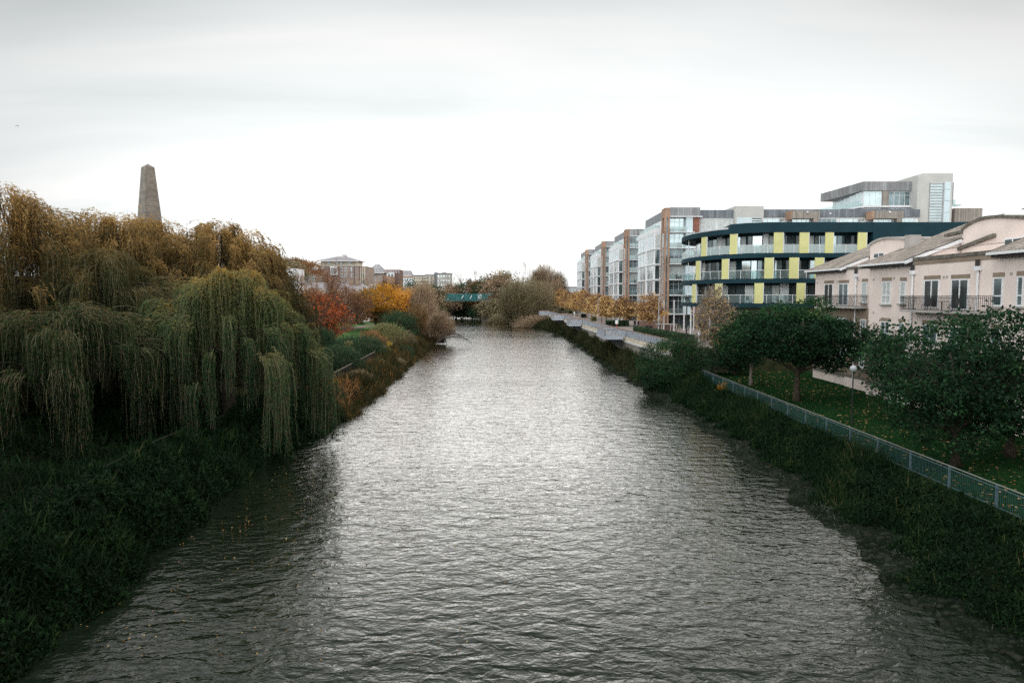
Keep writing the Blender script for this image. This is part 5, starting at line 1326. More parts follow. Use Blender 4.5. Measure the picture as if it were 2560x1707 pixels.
# ---- weeping willows
def willow(name, label, loc, R_, h, nstr, seed, mat, hue0=.0, tops=None, cascades=None, sl=(2.5, 6.5), zmin=.4, leaf=(.21, .052), flat=1.0, group='weeping willows on the left bank', step=.085, r0=.45, huetop=.5):
    """dome of arching limbs; every limb ends in a cascade of hanging strands"""
    g = np.random.default_rng(seed); f = empty(name, loc, label, 'tree', group)
    nc = cascades or nstr//28
    # cascade heads on a dome surface, at several heights
    th = g.random(nc)*2*np.pi; q = g.random(nc)**.8
    rad = R_*(.04+.93*q); 
    topz = h*(1-.55*(rad/R_)**2.2)*(.93+.1*g.random(nc))
    hx = rad*np.cos(th); hy = rad*np.sin(th)*flat; heads = np.stack([hx, hy, topz-.2*h*g.random(nc)**2*(rad/R_)], 1)
    mb = MB(); 
    fork = np.array([0, 0, h*.32]); mb.tube([(0, 0, -.5), (.1, 0, .6), (0, .1, h*.2), tuple(fork)], [r0*1.5, r0*1.1, r0, r0*.9], 9)
    for c in heads[g.choice(nc, min(nc, 30), replace=False)]:
        pk = np.array([c[0]*.62, c[1]*.62, min(h*.97, c[2]+.07*h)]); a = fork+g.normal(size=3)*.1
        ts = np.linspace(0, 1, 7)[:, None]; path = (1-ts)**2*a+2*ts*(1-ts)*(pk+np.array([0, 0, .08*h]))+ts**2*c
        path[1:-1] += g.normal(size=(5, 3))*.12
        mb.tube(path, list(np.linspace(r0*.18, .012, 7)), 5, False)
    mb.build('trunk', M['bark_dark'], f, smooth=True)
    # strands
    ci = g.integers(0, nc, nstr); out = nrm(heads[ci]*np.array([1, 1, 0])+g.normal(size=(nstr, 3))*np.array([.5, .5, 0])+1e-6)
    size = (.5+.9*g.random(nc))[ci]
    L = (sl[0]+(sl[1]-sl[0])*g.random(nstr)*size).clip(sl[0]*.7)
    start = heads[ci]+g.normal(size=(nstr, 3))*np.array([.27, .27, .2])*size[:, None]*R_/6.5
    reach = (.35+1.0*g.random(nstr))*size*R_/7; rise = (.15+.55*g.random(nstr))*size
    k = 14; t = np.linspace(0, 1, k)[None, :, None]; u = np.minimum(t*3.2, 1)
    horiz = out[:, None]*reach[:, None, None]*(1-(1-u)**2)
    vert = rise[:, None, None]*np.sin(np.minimum(t*4.5, np.pi/1.0).clip(0, np.pi/2)*1.0)*.6-np.maximum(t-.06, 0)*L[:, None, None]
    sway = g.normal(size=(nstr, 1, 3))*np.array([.10, .10, 0])*t*L[:, None, None]*.35+np.sin(t*6+g.random((nstr, 1, 1))*6)*.05*np.array([1, 1, 0])
    path = start[:, None]+horiz+sway; path[..., 2:] += vert
    lowz = zmin-loc[2]+g.random((nstr, 1))*1.1
    path[..., 2] = np.maximum(path[..., 2], lowz+(path[..., 2]-lowz)*.02)
    V, Q = strips(path, np.full((nstr, k), .007), g); npmesh('strands', V, Q, M['twig_olive'], f)
    m = int(((sl[0]+sl[1])/2)/step); tt = g.random((nstr, m))
    ii = tt*(k-1); lo = np.minimum(ii.astype(int), k-2); fr = (ii-lo)[..., None]; idx = np.arange(nstr)[:, None]
    P = path[idx, lo]*(1-fr)+path[idx, lo+1]*fr; d = nrm(path[idx, lo+1]-path[idx, lo])
    hu = (g.random(nc)[ci]*.30)[:, None]+g.random((nstr, m))*.30+hue0
    zz = (P[..., 2]/h).clip(0, 1)
    hu = hu+.30*np.exp(-tt*9)          # golden highlight put into leaf colour where each shoot bends over
    hu = hu+huetop*(zz-.6)          # light from above put into leaf colour: golden top, darker below
    keep = (P[..., 2] > lowz-.02).ravel()
    P = P.reshape(-1, 3)[keep]; d = d.reshape(-1, 3)[keep]; hu = hu.ravel()[keep].clip(0, 1); n = len(P)
    D = nrm(d*.9+g.normal(size=(n, 3))*.42)
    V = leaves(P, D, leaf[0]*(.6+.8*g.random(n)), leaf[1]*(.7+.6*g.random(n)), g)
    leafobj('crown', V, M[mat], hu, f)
    return f
zl = 1.5
willow('weeping_willow', 'bright green weeping willow nearest the water, its long strands hanging to the river', (-20.5, 49, zl), 6.3, 11.2, 3800, 21, 'willow_green', 0.06, sl=(2.6, 7.0), zmin=.35, huetop=.5, cascades=64)
willow('weeping_willow', 'low dark willow at the left edge, in front of the taller golden ones', (-28.0, 42.5, zl), 7.6, 8.6, 3600, 22, 'willow_dark', 0.08, sl=(2, 4.5), zmin=1.6, huetop=.5, cascades=76)
lm('willow_mid', [(0, (.012, .028, .012)), (.35, (.04, .06, .024)), (.62, (.11, .10, .04)), (.85, (.26, .18, .06)), (1, (.40, .27, .10))], trans=.4)
willow('weeping_willow', 'olive-brown willow of middle height between the dark low one and the golden ones', (-31.5, 53, zl), 7.8, 12.6, 3600, 27, 'willow_mid', .04, sl=(2.5, 7), zmin=1.6, leaf=(.22, .055), huetop=.5, cascades=100)
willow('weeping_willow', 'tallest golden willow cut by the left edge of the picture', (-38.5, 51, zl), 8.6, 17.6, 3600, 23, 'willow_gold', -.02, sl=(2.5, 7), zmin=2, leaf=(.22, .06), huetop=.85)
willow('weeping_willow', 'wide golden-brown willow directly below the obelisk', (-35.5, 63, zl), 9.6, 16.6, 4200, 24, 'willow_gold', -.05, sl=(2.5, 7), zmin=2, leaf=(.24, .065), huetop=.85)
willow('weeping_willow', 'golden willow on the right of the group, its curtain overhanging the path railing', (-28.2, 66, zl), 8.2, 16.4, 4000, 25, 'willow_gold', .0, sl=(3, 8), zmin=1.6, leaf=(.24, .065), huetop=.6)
willow('weeping_willow', 'yellow-green willow shoulder sloping down towards the red-leaved tree', (-26.6, 73, zl), 5.0, 12.0, 1500, 26, 'willow_gold', -.02, sl=(3, 7.5), zmin=1.6, leaf=(.24, .065), huetop=.4)

# ---- bare trees behind the willows, hill trees
twig_tree('bare_tree', 'purple-brown bare tree just left of the obelisk', 'tree', (-63, 92, 5), 14.5, 8, 'twig_dark', 31, 9, 5, .35, .8, .5, child=3, wmul=2.2)
twig_tree('bare_tree', 'thin bare tree between the dark bare one and the obelisk', 'tree', (-51.5, 90, 4), 14.5, 5, 'twig_dark', 32, 7, 5, .25, .7, .6, child=3, wmul=2.0)
g0 = np.random.default_rng(5)
hill = [(668, 630, 320, 'leaf_olive'), (694, 640, 330, 'leaf_brown'), (716, 644, 335, 'leaf_brown'), (742, 644, 340, 'leaf_rust'), (765, 648, 330, 'leaf_rust'), (728, 652, 300, 'leaf_olive'), (680, 655, 300, 'leaf_shrub'), (778, 676, 310, 'leaf_rust')]
hl_lab = ['dark hilltop tree highest beside the willow', 'brown hilltop tree second from the willow', 'brown hilltop tree above the white flat-roofed house', 'rust-coloured round hilltop tree', 'rust hilltop tree nearest the brick apartments', 'olive tree in front of the brown hilltop trees', 'dark green tree low on the hill beside the willow', 'rust tree at the foot of the hill left of the brick apartments']
for i, (px, py, Y, mt) in enumerate(hill):
    x, y, z = atY(px, py, Y); zb = 14; hh = z-zb; rx = 7.5
    leafy_tree('hill_tree', hl_lab[i], 'tree', (x, y, zb), [(0, 0, hh*.62, rx, 6, hh*.38)], 60, 60, 1.0, .7, .45, mt, hh*.7, .5, 40+i, group='trees on the hill behind the willows', twig_n=300, lim=25)


def brush(name, label, cat, px, py_top, px_w, Y, zb, mat, seed, n=9000, lobes=7, w=.012, leafn=9000, leaf=(.3, .07), group=None, depth=.7, lean=(0, 0), skirt=.15):
    """dense brush of fine upswept twigs filling a lobed round crown, with small leaves on them"""
    g = np.random.default_rng(seed); x, y, zt = atY(px, py_top, Y); rx = px_w/2*Y/F; hh = zt-zb; ry = rx*depth
    f = empty(name, (x, y, zb), label, cat, group)
    E = [(0, 0, hh*.42, rx*.8, ry*.8, hh*.55)]
    for k in range(lobes):
        t = g.random()*2*np.pi; r_ = .45+.3*g.random(); q = .3+.3*g.random(); E.append((rx*r_*np.cos(t), ry*r_*np.sin(t), hh*(.25+.35*g.random()), rx*q, ry*q, hh*q*.75))
    E = np.array(E); vol = E[:, 3]*E[:, 5]; e = g.choice(len(E), n, p=vol/vol.sum())
    d = rand_dir(n, g); d[:, 2] = np.abs(d[:, 2])*1.1-skirt; d = nrm(d); s = g.random(n)**.25
    tip = E[e, :3]+d*s[:, None]*E[e, 3:]*(1+.06*g.normal(size=(n, 1))); tip[:, 2] = np.maximum(tip[:, 2], .1)
    dirv = nrm(d*np.array([.75, .75, .4])+np.array([lean[0], lean[1], .75])+g.normal(size=(n, 3))*.28); L = (.10+.12*g.random(n))*hh
    t = np.linspace(0, 1, 5)[None, :, None]; path = tip[:, None]-dirv[:, None]*L[:, None, None]*(1-t)+g.normal(size=(n, 1, 3))*.06*L[:, None, None]*np.sin(t*np.pi)
    V, Q = strips(path, w*(Y/100)*(1.1-.8*t[..., 0])*np.ones((n, 5)), g)
    hue = np.repeat(g.random(len(E))[e]*.4+g.random(n)*.6, 4)
    npmesh('branches', V, Q, M[mat], f, hue)
    i = g.integers(0, n, leafn); u = g.random((leafn, 1)); P = path[i, 0]*(1-u)+path[i, 4]*u+g.normal(size=(leafn, 3))*.04*hh*.3
    leafobj('crown', leaves(P, nrm(dirv[i]+g.normal(size=(leafn, 3))*.5), leaf[0]*(.6+.8*g.random(leafn)), leaf[1], g), M[mat], hue.reshape(n, 4)[i, 0]*.5+g.random(leafn)*.5, f)
    mb = MB()
    for k in range(26):
        p = tip[g.integers(0, n)]; q = np.array([g.normal()*.12*rx, g.normal()*.12*ry, -.2]); mid = (p+q)/2+np.array([0, 0, .1*hh]); mid[:2] *= .7
        mb.tube([q, q*.5+mid*.5, mid, mid*.4+p*.6, p], [.016*hh, .013*hh, .009*hh, .005*hh, .002*hh], 5, False)
    mb.build('trunk', M['bark_dark'], f, smooth=True)
    return f

# ---- left garden trees and shrubs
leafy_tree('red_tree', 'broad tree with red and rust leaves between willow and yellow tree', 'tree', (-34.0, 120, H(-34, 120)), [(0, 0, 5.2, 4.8, 4, 3.6), (-1, 0, 4, 4.8, 4, 2.8), (3.0, -.5, 3.4, 3.4, 3, 2.5)], 160, 42, .55, .34, .2, 'leaf_red', 5, .25, 51, 'twig_dark', twig_n=1500, twl=1.6, huefn=lambda P, h: h*.9+.12*(P[:, 2] > 5)-.1)
twig_tree('birch_tree', 'tall russet bare birch with white stems in front of the brick building', 'tree', (-41.5, 150, 3.0), 12.2, 7, 'twig_red', 52, 16, 5, .28, .75, .8, leafn=5000, leaf=(.3, .16), leafmat_='leaf_rust', bark='bark_pale', child=4, wmul=2.6, base_spread=.8)
twig_tree('birch_tree', 'second russet birch at the right, over the cream terrace', 'tree', (-38.0, 156, 3.0), 9.6, 5, 'twig_red', 53, 12, 5, .22, .75, .8, leafn=3500, leaf=(.3, .16), leafmat_='leaf_rust', bark='bark_pale', child=4, wmul=2.6, base_spread=.8)
leafy_tree('yellow_tree', 'broad golden-orange tree with green lower leaves above the garden lawn', 'tree', (-33.0, 165, 2.8), [(2, 0, 6.6, 8.6, 6, 4.2), (-2.6, 0, 5.2, 4.2, 4, 3.0), (7.0, -1, 4.8, 4.2, 4, 3.6)], 190, 50, .75, .50, .3, 'leaf_orange', 5.4, .45, 54, 'twig_dark', twig_n=800, huefn=lambda P, h: h*.75+.25+.35*np.clip((P[:, 0]-4)/5, -1, .6)*(P[:, 2] > 3)-.45*(P[:, 2] < 4.6)*(np.sin(P[:, 0]*.9) > -.1))
leafy_tree('orange_tree', 'small bare-topped orange tree rising just left of the yellow tree', 'tree', (-33.6, 190, 3), [(0, 0, 8.5, 3.6, 3, 3.6)], 50, 22, .7, .42, .26, 'leaf_orange', 8, .25, 55, 'twig_dark', twig_n=900, twl=1.6)
def shrub(name, label, px, py_top, px_w, Y, zb, mat, seed, cat='shrub', dens=1.0, leaf=(.26, .09), hmul=1.0, up=.5, n=None):
    """mound of short leafy shoots; top given by its photo row, width in photo pixels"""
    g = np.random.default_rng(seed); x, y, zt = atY(px, py_top, Y); rx = px_w/2*Y/F; hh = zt-zb
    f = empty(name, (x, y, zb), label, cat)
    K = int(90*dens); C = clumps(g, [(0, 0, hh*.35, rx*.92, rx*.75, hh*.58)], K, .8); C[:, 2] = np.abs(C[:, 2])
    per = n or 60; N_ = K*per; ci = np.repeat(np.arange(K), per); s = rx*.16+.12
    off = g.normal(size=(N_, 3)); P = C[ci]+off*s*np.array([1, 1, .55]); P[:, 2] = np.maximum(P[:, 2], .02)
    D = nrm(nrm(P-np.array([0, 0, hh*.1]))*.7+g.normal(size=(N_, 3))*.5+np.array([0, 0, up]))
    hue = g.random(K)[ci]*.45+g.random(N_)*.55
    leafobj('foliage', leaves(P, D, leaf[0]*(.7+.6*g.random(N_)), leaf[1], g), M[mat], hue, f)
    mb = MB()
    for c in C[:14]: mb.tube([(0, 0, -.1), tuple(c*.5+g.normal(size=3)*.05), tuple(c)], [.06, .04, .01], 4, False)
    mb.build('stems', M['bark'], f)
    return f
shrub('shrub', 'large dark green mounded shrub beside the river walk, right of the front willow', 838, 868, 120, 86, 1.5, 'leaf_shrub', 61, dens=2.2)
shrub('shrub', 'dark green flat-topped shrub directly left of the orange lifebuoy housing', 900, 842, 112, 104, 1.5, 'leaf_shrub', 62, dens=2.2, leaf=(.34, .1))
shrub('shrub', 'pale olive mounded shrub above the lifebuoy housing', 967, 809, 80, 128, 1.5, 'leaf_light', 63, dens=1.6, leaf=(.34, .1))
shrub('shrub', 'brown-tinged shrub between the dark and the pale olive mounds', 930, 826, 70, 116, 1.5, 'leaf_rust', 64, dens=1.0)
shrub('conifer_shrub', 'blue-green feathery shrub in front of the yellow tree', 996, 777, 88, 146, 1.5, 'leaf_shrub', 65, dens=1.8, leaf=(.6, .07), up=1.2)
shrub('shrub', 'small pale yellowish shrub behind the dark mounds', 870, 851, 20, 98, 2.0, 'leaf_light', 66, dens=.3, n=40)
shrub('shrub', 'small yellow-green shrub right above the lifebuoy housing', 973, 848, 8, 114, 1.6, 'leaf_yellow', 67, dens=.15, n=24)
shrub('shrub', 'dark spiky shrub at the right edge of the willow curtain', 795, 824, 90, 92, 1.6, 'leaf_shrub', 68, dens=1.4, leaf=(.75, .07), up=.8)
shrub('shrub', 'dark hedge shrub at the foot of the yellow tree', 889, 801, 36, 186, 3.0, 'leaf_shrub', 69, dens=.7, leaf=(.35, .12))
shrub('shrub', 'dark shrub under the red-leaved tree', 812, 822, 44, 126, 2.3, 'leaf_brown', 70, dens=.6, leaf=(.35, .12))
shrub('shrub', 'dark green shrub below the yellow tree crown, left of the bare riverside bush', 1046, 742, 70, 168, 1.5, 'leaf_shrub', 71, dens=1.3, leaf=(.45, .16))
brush('riverside_bush', 'big brown bare willow bush leaning over the water on the left bank', 'bush', 1062, 690, 88, 160, .6, 'leaf_brown', 81, n=11000, leafn=8000, lean=(.15, -.1), skirt=.45, w=.014)
brush('riverside_bush', 'lower bare willow bush spreading right over the water beside the big brown one', 'bush', 1104, 768, 96, 156, .5, 'leaf_brown', 84, n=7000, leafn=5000, lean=(.35, -.1), skirt=.4, w=.014)
brush('riverside_bush', 'low brown bush with orange tint left of the big leaning bush', 'bush', 1040, 748, 62, 150, 1.2, 'leaf_rust_pale', 82, n=4500, leafn=4000, skirt=.3)
brush('riverside_bush', 'small bare bush on the bank below the left path railing end', 'bush', 1015, 822, 70, 132, .4, 'leaf_olive', 83, n=4000, leafn=4000, skirt=.3)
def leaning_branch():
    f = empty('overhanging_branch', (-16.5, 150, .8), 'bare branch arching down from the leaning bush into the river', 'branch'); g = np.random.default_rng(9)
    b = MB()
    for dx, hz, ph in ((6.5, 2.2, 0), (5, 3.0, 1.0), (7.4, 1.6, -1.2)):
        p = [(dx*t, ph*t, hz*math.sin(t*math.pi*.86)+.1*math.sin(9*t)-.4*t) for t in np.linspace(0, 1, 12)]
        b.tube(p, list(np.linspace(.14, .03, 12)), 5, False)
        for q in p[3:]:
            for k in range(3): b.tube([q, (q[0]+g.normal()*.5, q[1]+g.normal()*.5, max(-.7, q[2]+g.normal()*.4)), (q[0]+g.normal()*.9, q[1]+g.normal()*.9, max(-.75, q[2]-.4+g.normal()*.5))], [.03, .02, .01], 3, False)
    b.build('limbs', M['twig_dark'], f)
leaning_branch()
# evergreen and other trees in front of the far left buildings
def ft(label, px, pt, Y, zb, rx, mt, seed, name='background_tree', twig=200, K=60, per=55, leaf=.6, cs=1.0, **k):
    x, y, z = atY(px, pt, Y); hh = z-zb
    return leafy_tree(name, label, 'tree', (x, y, zb), [(0, 0, hh*.58, rx, rx*.8, hh*.42)], K, per, cs, leaf, leaf*.6, mt, hh*.7, .3, seed, 'twig_dark', twig_n=twig, lim=25, **k)
ft('dark green spreading pine below the cream block', 1037, 695, 250, 3, 6.5, 'leaf_shrub', 91)
ft('dark green pine right of and below the spreading one', 1076, 711, 240, 3, 4.6, 'leaf_shrub', 92)
ft('brown tree between yellow tree and grey tower', 1055, 712, 225, 3, 6, 'leaf_brown', 93)
ft('rust tree at the foot of the grey tower', 1078, 716, 270, 3, 4.5, 'leaf_rust', 94)
ft('brown tree behind the top of the yellow tree', 1000, 716, 215, 3, 7, 'leaf_brown', 95)
ft('brown tree in front of the terraced house chimneys', 945, 718, 212, 3, 5, 'leaf_brown', 96)
ft('olive tree filling the gap left of the brown birch', 770, 724, 190, 3, 6, 'leaf_rust', 97)
# centre, behind and beside the bridge
twig_tree('bare_tree', 'tall pale bare tree above the left end of the green bridge', 'tree', (atY(1145, 700, 330)[0], 330, 3), 22, 11, 'twig_tan', 101, 9, 5, .4, .75, .6, child=3, wmul=4.5, ratio=.64)
cen = [(1128, 712, 322, 'leaf_brown', 6, 'brown tree beside the grey tower above the bridge'), (1170, 700, 325, 'leaf_shrub', 7.5, 'dark green tree with brown tips above the middle of the bridge'), (1195, 704, 322, 'leaf_rust', 6, 'rust-tipped tree above the right half of the bridge'), (1214, 694, 318, 'leaf_shrub', 6, 'dark tree above the right end of the bridge'), (1238, 684, 300, 'leaf_brown', 6.5, 'brown-green tree just right of the bridge end'), (1262, 676, 305, 'leaf_olive', 6.5, 'olive tree behind the big round willow bush'), (1180, 762, 335, 'leaf_shrub', 12, 'dark ivy-covered growth below the bridge deck'), (1140, 764, 332, 'leaf_shrub', 11, 'dark growth under the left part of the bridge'), (1228, 752, 292, 'leaf_olive', 5.5, 'olive bush at the water right of the bridge abutment'), (1215, 770, 320, 'leaf_shrub', 8, 'dark bush behind the bridge abutment')]
for i, (px, pt, Y, mt, rx, lb) in enumerate(cen):
    ft(lb, px, pt, Y, 0.2 if pt > 740 else 2, rx, mt, 110+i, K=80, per=60, leaf=.75, cs=1.1)
brush('round_willow', 'big round olive-brown willow bush at the water on the far right bank', 'bush', 1318, 677, 142, 262, .4, 'leaf_olive', 121, n=22000, leafn=22000, leaf=(.5, .12), lobes=9, skirt=.5, w=.013)
brush('tall_willow', 'taller tawny tree behind the right side of the round willow bush', 'tree', 1364, 647, 104, 290, 2, 'leaf_brown', 122, n=14000, leafn=9000, leaf=(.5, .14), lobes=8, skirt=.2, w=.013)
twig_tree('bare_tree', 'thin bare tree rising between the olive tree and the tall tawny tree', 'tree', (atY(1300, 740, 300)[0], 300, 2), 21, 8, 'twig_tan', 123, 7, 5, .3, .7, .6, child=3, wmul=4.0)
shrub('shrub', 'low russet brush at the water under the round willow bush', 1345, 797, 110, 240, .3, 'leaf_brown', 124, dens=1.4, leaf=(.5, .2))
shrub('shrub', 'dark olive brush at the water left of the round willow bush', 1262, 786, 70, 272, .1, 'leaf_olive', 125, dens=1.2, leaf=(.5, .2))

# ---- golden street trees on the promenade
stops_ = []
def street_tree(i, px, py, top, full, label):
    x, y, _ = atZ(px, py, ZP); h = atY(px, top, y)[2]-ZP; w = h*.31
    g = np.random.default_rng(200+i)
    leafy_tree('street_tree', label, 'tree', (x, y, ZP), [(0, 0, h*.55, w*1.15, w*1.15, h*.27), (0, 0, h*.78, w*.7, w*.7, h*.24)], 74, int(30*full), .40, .26*(1+y/300), .17*(1+y/300), 'leaf_street', h*.92, .11, 200+i, 'twig_red', 'golden street trees on the promenade', twig_n=1500, twl=1.7, frac=(.3, .9), huefn=lambda P, hh: hh*.8+.2*g.random()+(.05 if full > .8 else -.12))
st = [(1623, 829, 731, .8), (1549.5, 815.5, 744, .9), (1567, 815, 742, .5), (1516, 810, 744, 1.2), (1504, 806.5, 738, .6), (1490, 802, 736, .9), (1479, 798, 740, .7), (1467, 795, 734, .8), (1455, 793.5, 728, 1.3), (1443, 790, 734, 1.2), (1432, 787.5, 735, .8), (1421, 785.5, 732, .8), (1411, 783.5, 728, 1.2), (1402, 781.5, 725, 1.4)]
ordn = ['nearest street tree, a loose golden crown beside the white poles', 'second golden street tree counted from the white poles', 'sparse brown-leaved street tree just left of the nearest one', 'bright golden street tree, fourth from the white poles', 'thin brownish street tree, fifth from the white poles', 'street tree in the middle of the row, sixth from the white poles', 'thin street tree in the middle of the row, seventh from the white poles', 'street tree, eighth from the white poles, before the second block', 'dense golden street tree before the brick column of the farthest block', 'dense golden street tree, tenth from the white poles', 'pale street tree, fourth from the far end of the row', 'pale street tree, third from the far end of the row', 'dense yellow street tree, second from the far end of the row', 'dense golden street tree at the far end of the row, beside the tawny tree']
for i, (px, py, top, fl) in enumerate(st): street_tree(i, px, py, top, fl, ordn[i])
for i, (a, c, py, h, lb) in enumerate(((1398, 1424, 779, .9, 'farthest low clipped hedge along the promenade'), (1424, 1450, 787, .9, 'low clipped hedge second from the far end of the promenade'), (1455, 1474, 797, .9, 'short low hedge below the middle street trees'), (1481, 1500, 806, 1.0, 'yellow-green low hedge below the fourth street tree'), (1518, 1582, 819, 1.1, 'clipped hedge behind the nearest viewing platform'))):
    p, q = atZ(a, py-3, ZP), atZ(c, py, ZP); L = q[0]-p[0]; g = np.random.default_rng(300+i); n = 5000
    f = empty('hedge', (p[0], p[1], ZP), lb, 'hedge'); W_ = 1.4
    P = g.random((n, 3))*np.array([L, W_, h]); ax = g.integers(0, 3, n); s = P[:, 1] < 10
    P[ax == 2, 2] = h; P[(ax == 1), 1] = 0; P[(ax == 0) & (P[:, 0] > L/2), 0] = L; P[(ax == 0) & (P[:, 0] <= L/2), 0] = 0
    P += g.normal(size=(n, 3))*.05
    leafobj('foliage', leaves(P, nrm(g.normal(size=(n, 3))+np.array([0, -.3, .6])), .26, .15, g), M['leaf_light' if i == 3 else 'leaf_shrub'], g.random(n), f)
    MB().box(.08, L-.08, .08, W_-.08, 0, h-.08).build('core', M['twig_dark'], f)
g = np.random.default_rng(330); n = 16000; f = empty('hedge', (20.3, 90, ZP), 'long clipped hedge behind the nearest stretch of quay railing', 'hedge')
p0 = np.array(atZ(1584, 832, ZP)); p1 = np.array(atZ(1712, 858, ZP)); dv = p1-p0; L = np.linalg.norm(dv); dv = dv/L; pv_ = np.array([-dv[1], dv[0], 0])*1
t = g.random(n)*L; s = g.random(n)*1.5; z = g.random(n)*1.0; ax = g.integers(0, 2, n); z[ax == 0] = 1.0; s[(ax == 1)] = 0
P = p0+dv*t[:, None]+pv_*s[:, None]+g.normal(size=(n, 3))*.06; P[:, 2] = ZP+z+g.normal(size=n)*.05
o = leafobj('foliage', leaves(P, nrm(g.normal(size=(n, 3))+np.array([0, -.2, .7])), .2, .12, g), M['leaf_shrub'], g.random(n), f); o.location = (-20.3, -90, -ZP)
b = MB(); b.slab3([tuple(p0), tuple(p1), tuple(p1+np.array([0, 0, .92])), tuple(p0+np.array([0, 0, .92]))], tuple(pv_*1.4)); o = b.build('core', M['twig_dark'], f); o.location = (-20.3, -90, -ZP)

# ---- right bank trees
zr = 1.5
x, y, _ = atZ(1790, 935, zr)
leafy_tree('yellow_leaved_tree', 'half-bare tree with scattered orange-yellow leaves and pale trunk at the end of the lawn', 'tree', (x, y, zr), [(-.2, 0, 6.4, 2.5, 2.4, 3.1), (-.2, 0, 9.0, 1.3, 1.3, 1.9)], 130, 17, .30, .20, .13, 'leaf_street', 9.6, .17, 401, 'bark_pale', twig_n=3500, twl=1.9, frac=(.3, .9))
ft('silvery grey-green small tree right of the yellow-leaved tree', 1846, 782, 95, 2.2, 2.9, 'leaf_silver', 402, name='silver_tree', K=70, per=55, leaf=.28, cs=.4)
ft('rust-tinged small tree behind the yellow-leaved tree', 1832, 822, 89, 2.0, 2.6, 'leaf_rust', 403, name='small_tree', K=40, per=45, leaf=.26, cs=.4)
x, y, _ = atZ(1877, 965, zr)
leafy_tree('lawn_tree', 'small dark-leaved lawn tree with a pale trunk, left of the big dark one', 'tree', (x, y, zr), [(-.3, 0, 5.4, 3.0, 3, 2.6)], 80, 75, .42, .30, .2, 'leaf_dark', 5.6, .18, 404, 'bark_pale', twig_n=200)
ft('dark evergreen filling the gap behind the small lawn tree', 1840, 850, 82, 1.5, 3.0, 'leaf_dark', 405, name='small_tree', K=70, per=60, leaf=.28, cs=.45)
x, y, _ = atZ(1991, 1004, zr)
leafy_tree('lawn_tree', 'big dense dark green tree in mid lawn, broad crown on a thick trunk', 'tree', (x, y, zr), [(.2, 0, 6.0, 4.2, 4.2, 2.6), (3.0, 0, 5.2, 2.8, 3, 2.3), (-2.6, 0, 5.6, 2.6, 3, 2.2), (1.2, 0, 8.3, 1.7, 1.7, 1.1), (-1.6, 0, 7.9, 1.4, 1.4, 1.0), (5.2, 0, 6.2, 1.5, 1.5, 1.3), (-4.4, 0, 6.4, 1.2, 1.3, 1.2)], 260, 80, .36, .26, .18, 'leaf_dark', 6.2, .30, 406, 'bark', twig_n=300, frac=(.35, .8), huefn=lambda P, h: h*.8+.25*(P[:, 2] > 7.4))  # topmost leaves coloured lighter, painting in the light from above
x, y, _ = atZ(2387, 1168, zr)
leafy_tree('lawn_tree', 'near dark tree with loose broad leaves beside the lawn railing', 'tree', (x, y, zr), [(-1.2, 0, 5.7, 3.6, 3.3, 2.9), (1.2, 0, 4.6, 2.8, 3, 2.6), (-2.6, 0, 4.0, 2.0, 2, 2.1), (-.8, -1, 3.0, 2.6, 2.4, 2.0), (-3.9, 0, 6.6, 1.1, 1.2, 1.1), (.8, 0, 7.9, 1.3, 1.3, .9), (3.0, 0, 6.6, 1.3, 1.3, 1.1)], 270, 46, .30, .20, .15, 'leaf_dark', 6.4, .22, 407, 'bark', twig_n=500, frac=(.25, .85), huefn=lambda P, h: h*.85+.18*(g0.random(len(P)) > .9))
leafy_tree('lawn_tree', 'dense dark tree cut by the right edge of the picture', 'tree', (29.2, 39.5, zr), [(0, 0, 5.4, 3.9, 3.6, 3.3), (-1, -1, 3.6, 3, 3, 2.2)], 200, 60, .4, .20, .15, 'leaf_dark', 6.4, .25, 408, 'bark', twig_n=200)
leafy_tree('lawn_tree', 'dark tree close to the wall of the pink house behind the near tree', 'tree', (29.8, 50.5, zr), [(0, 0, 4.2, 3.2, 3.0, 2.6)], 120, 55, .4, .22, .16, 'leaf_dark', 5, .2, 409, 'bark', twig_n=200)
x, y, _ = atY(1692, 840, 80)
leafy_tree('waterside_bush', 'dark narrow-leaved bush leaning over the river where quay and lawn railing meet', 'bush', (18.7, 79, .5), [(.0, 0, 3.0, 3.8, 3.5, 2.7), (3.0, 1.0, 3.4, 2.6, 2.5, 2.0), (-1.2, -1.5, 1.8, 3.0, 2.8, 1.7)], 230, 95, .42, .34, .07, 'leaf_dark', 3.4, .2, 410, 'bark', twig_n=900, droop=.1, huefn=lambda P, h: h*.9+.15)
shrub('shrub', 'tiny orange-leaved sapling outside the lawn railing', 1806, 957, 18, 68, 1.35, 'leaf_orange', 411, dens=.2, n=16, leaf=(.16, .06), up=1.4)
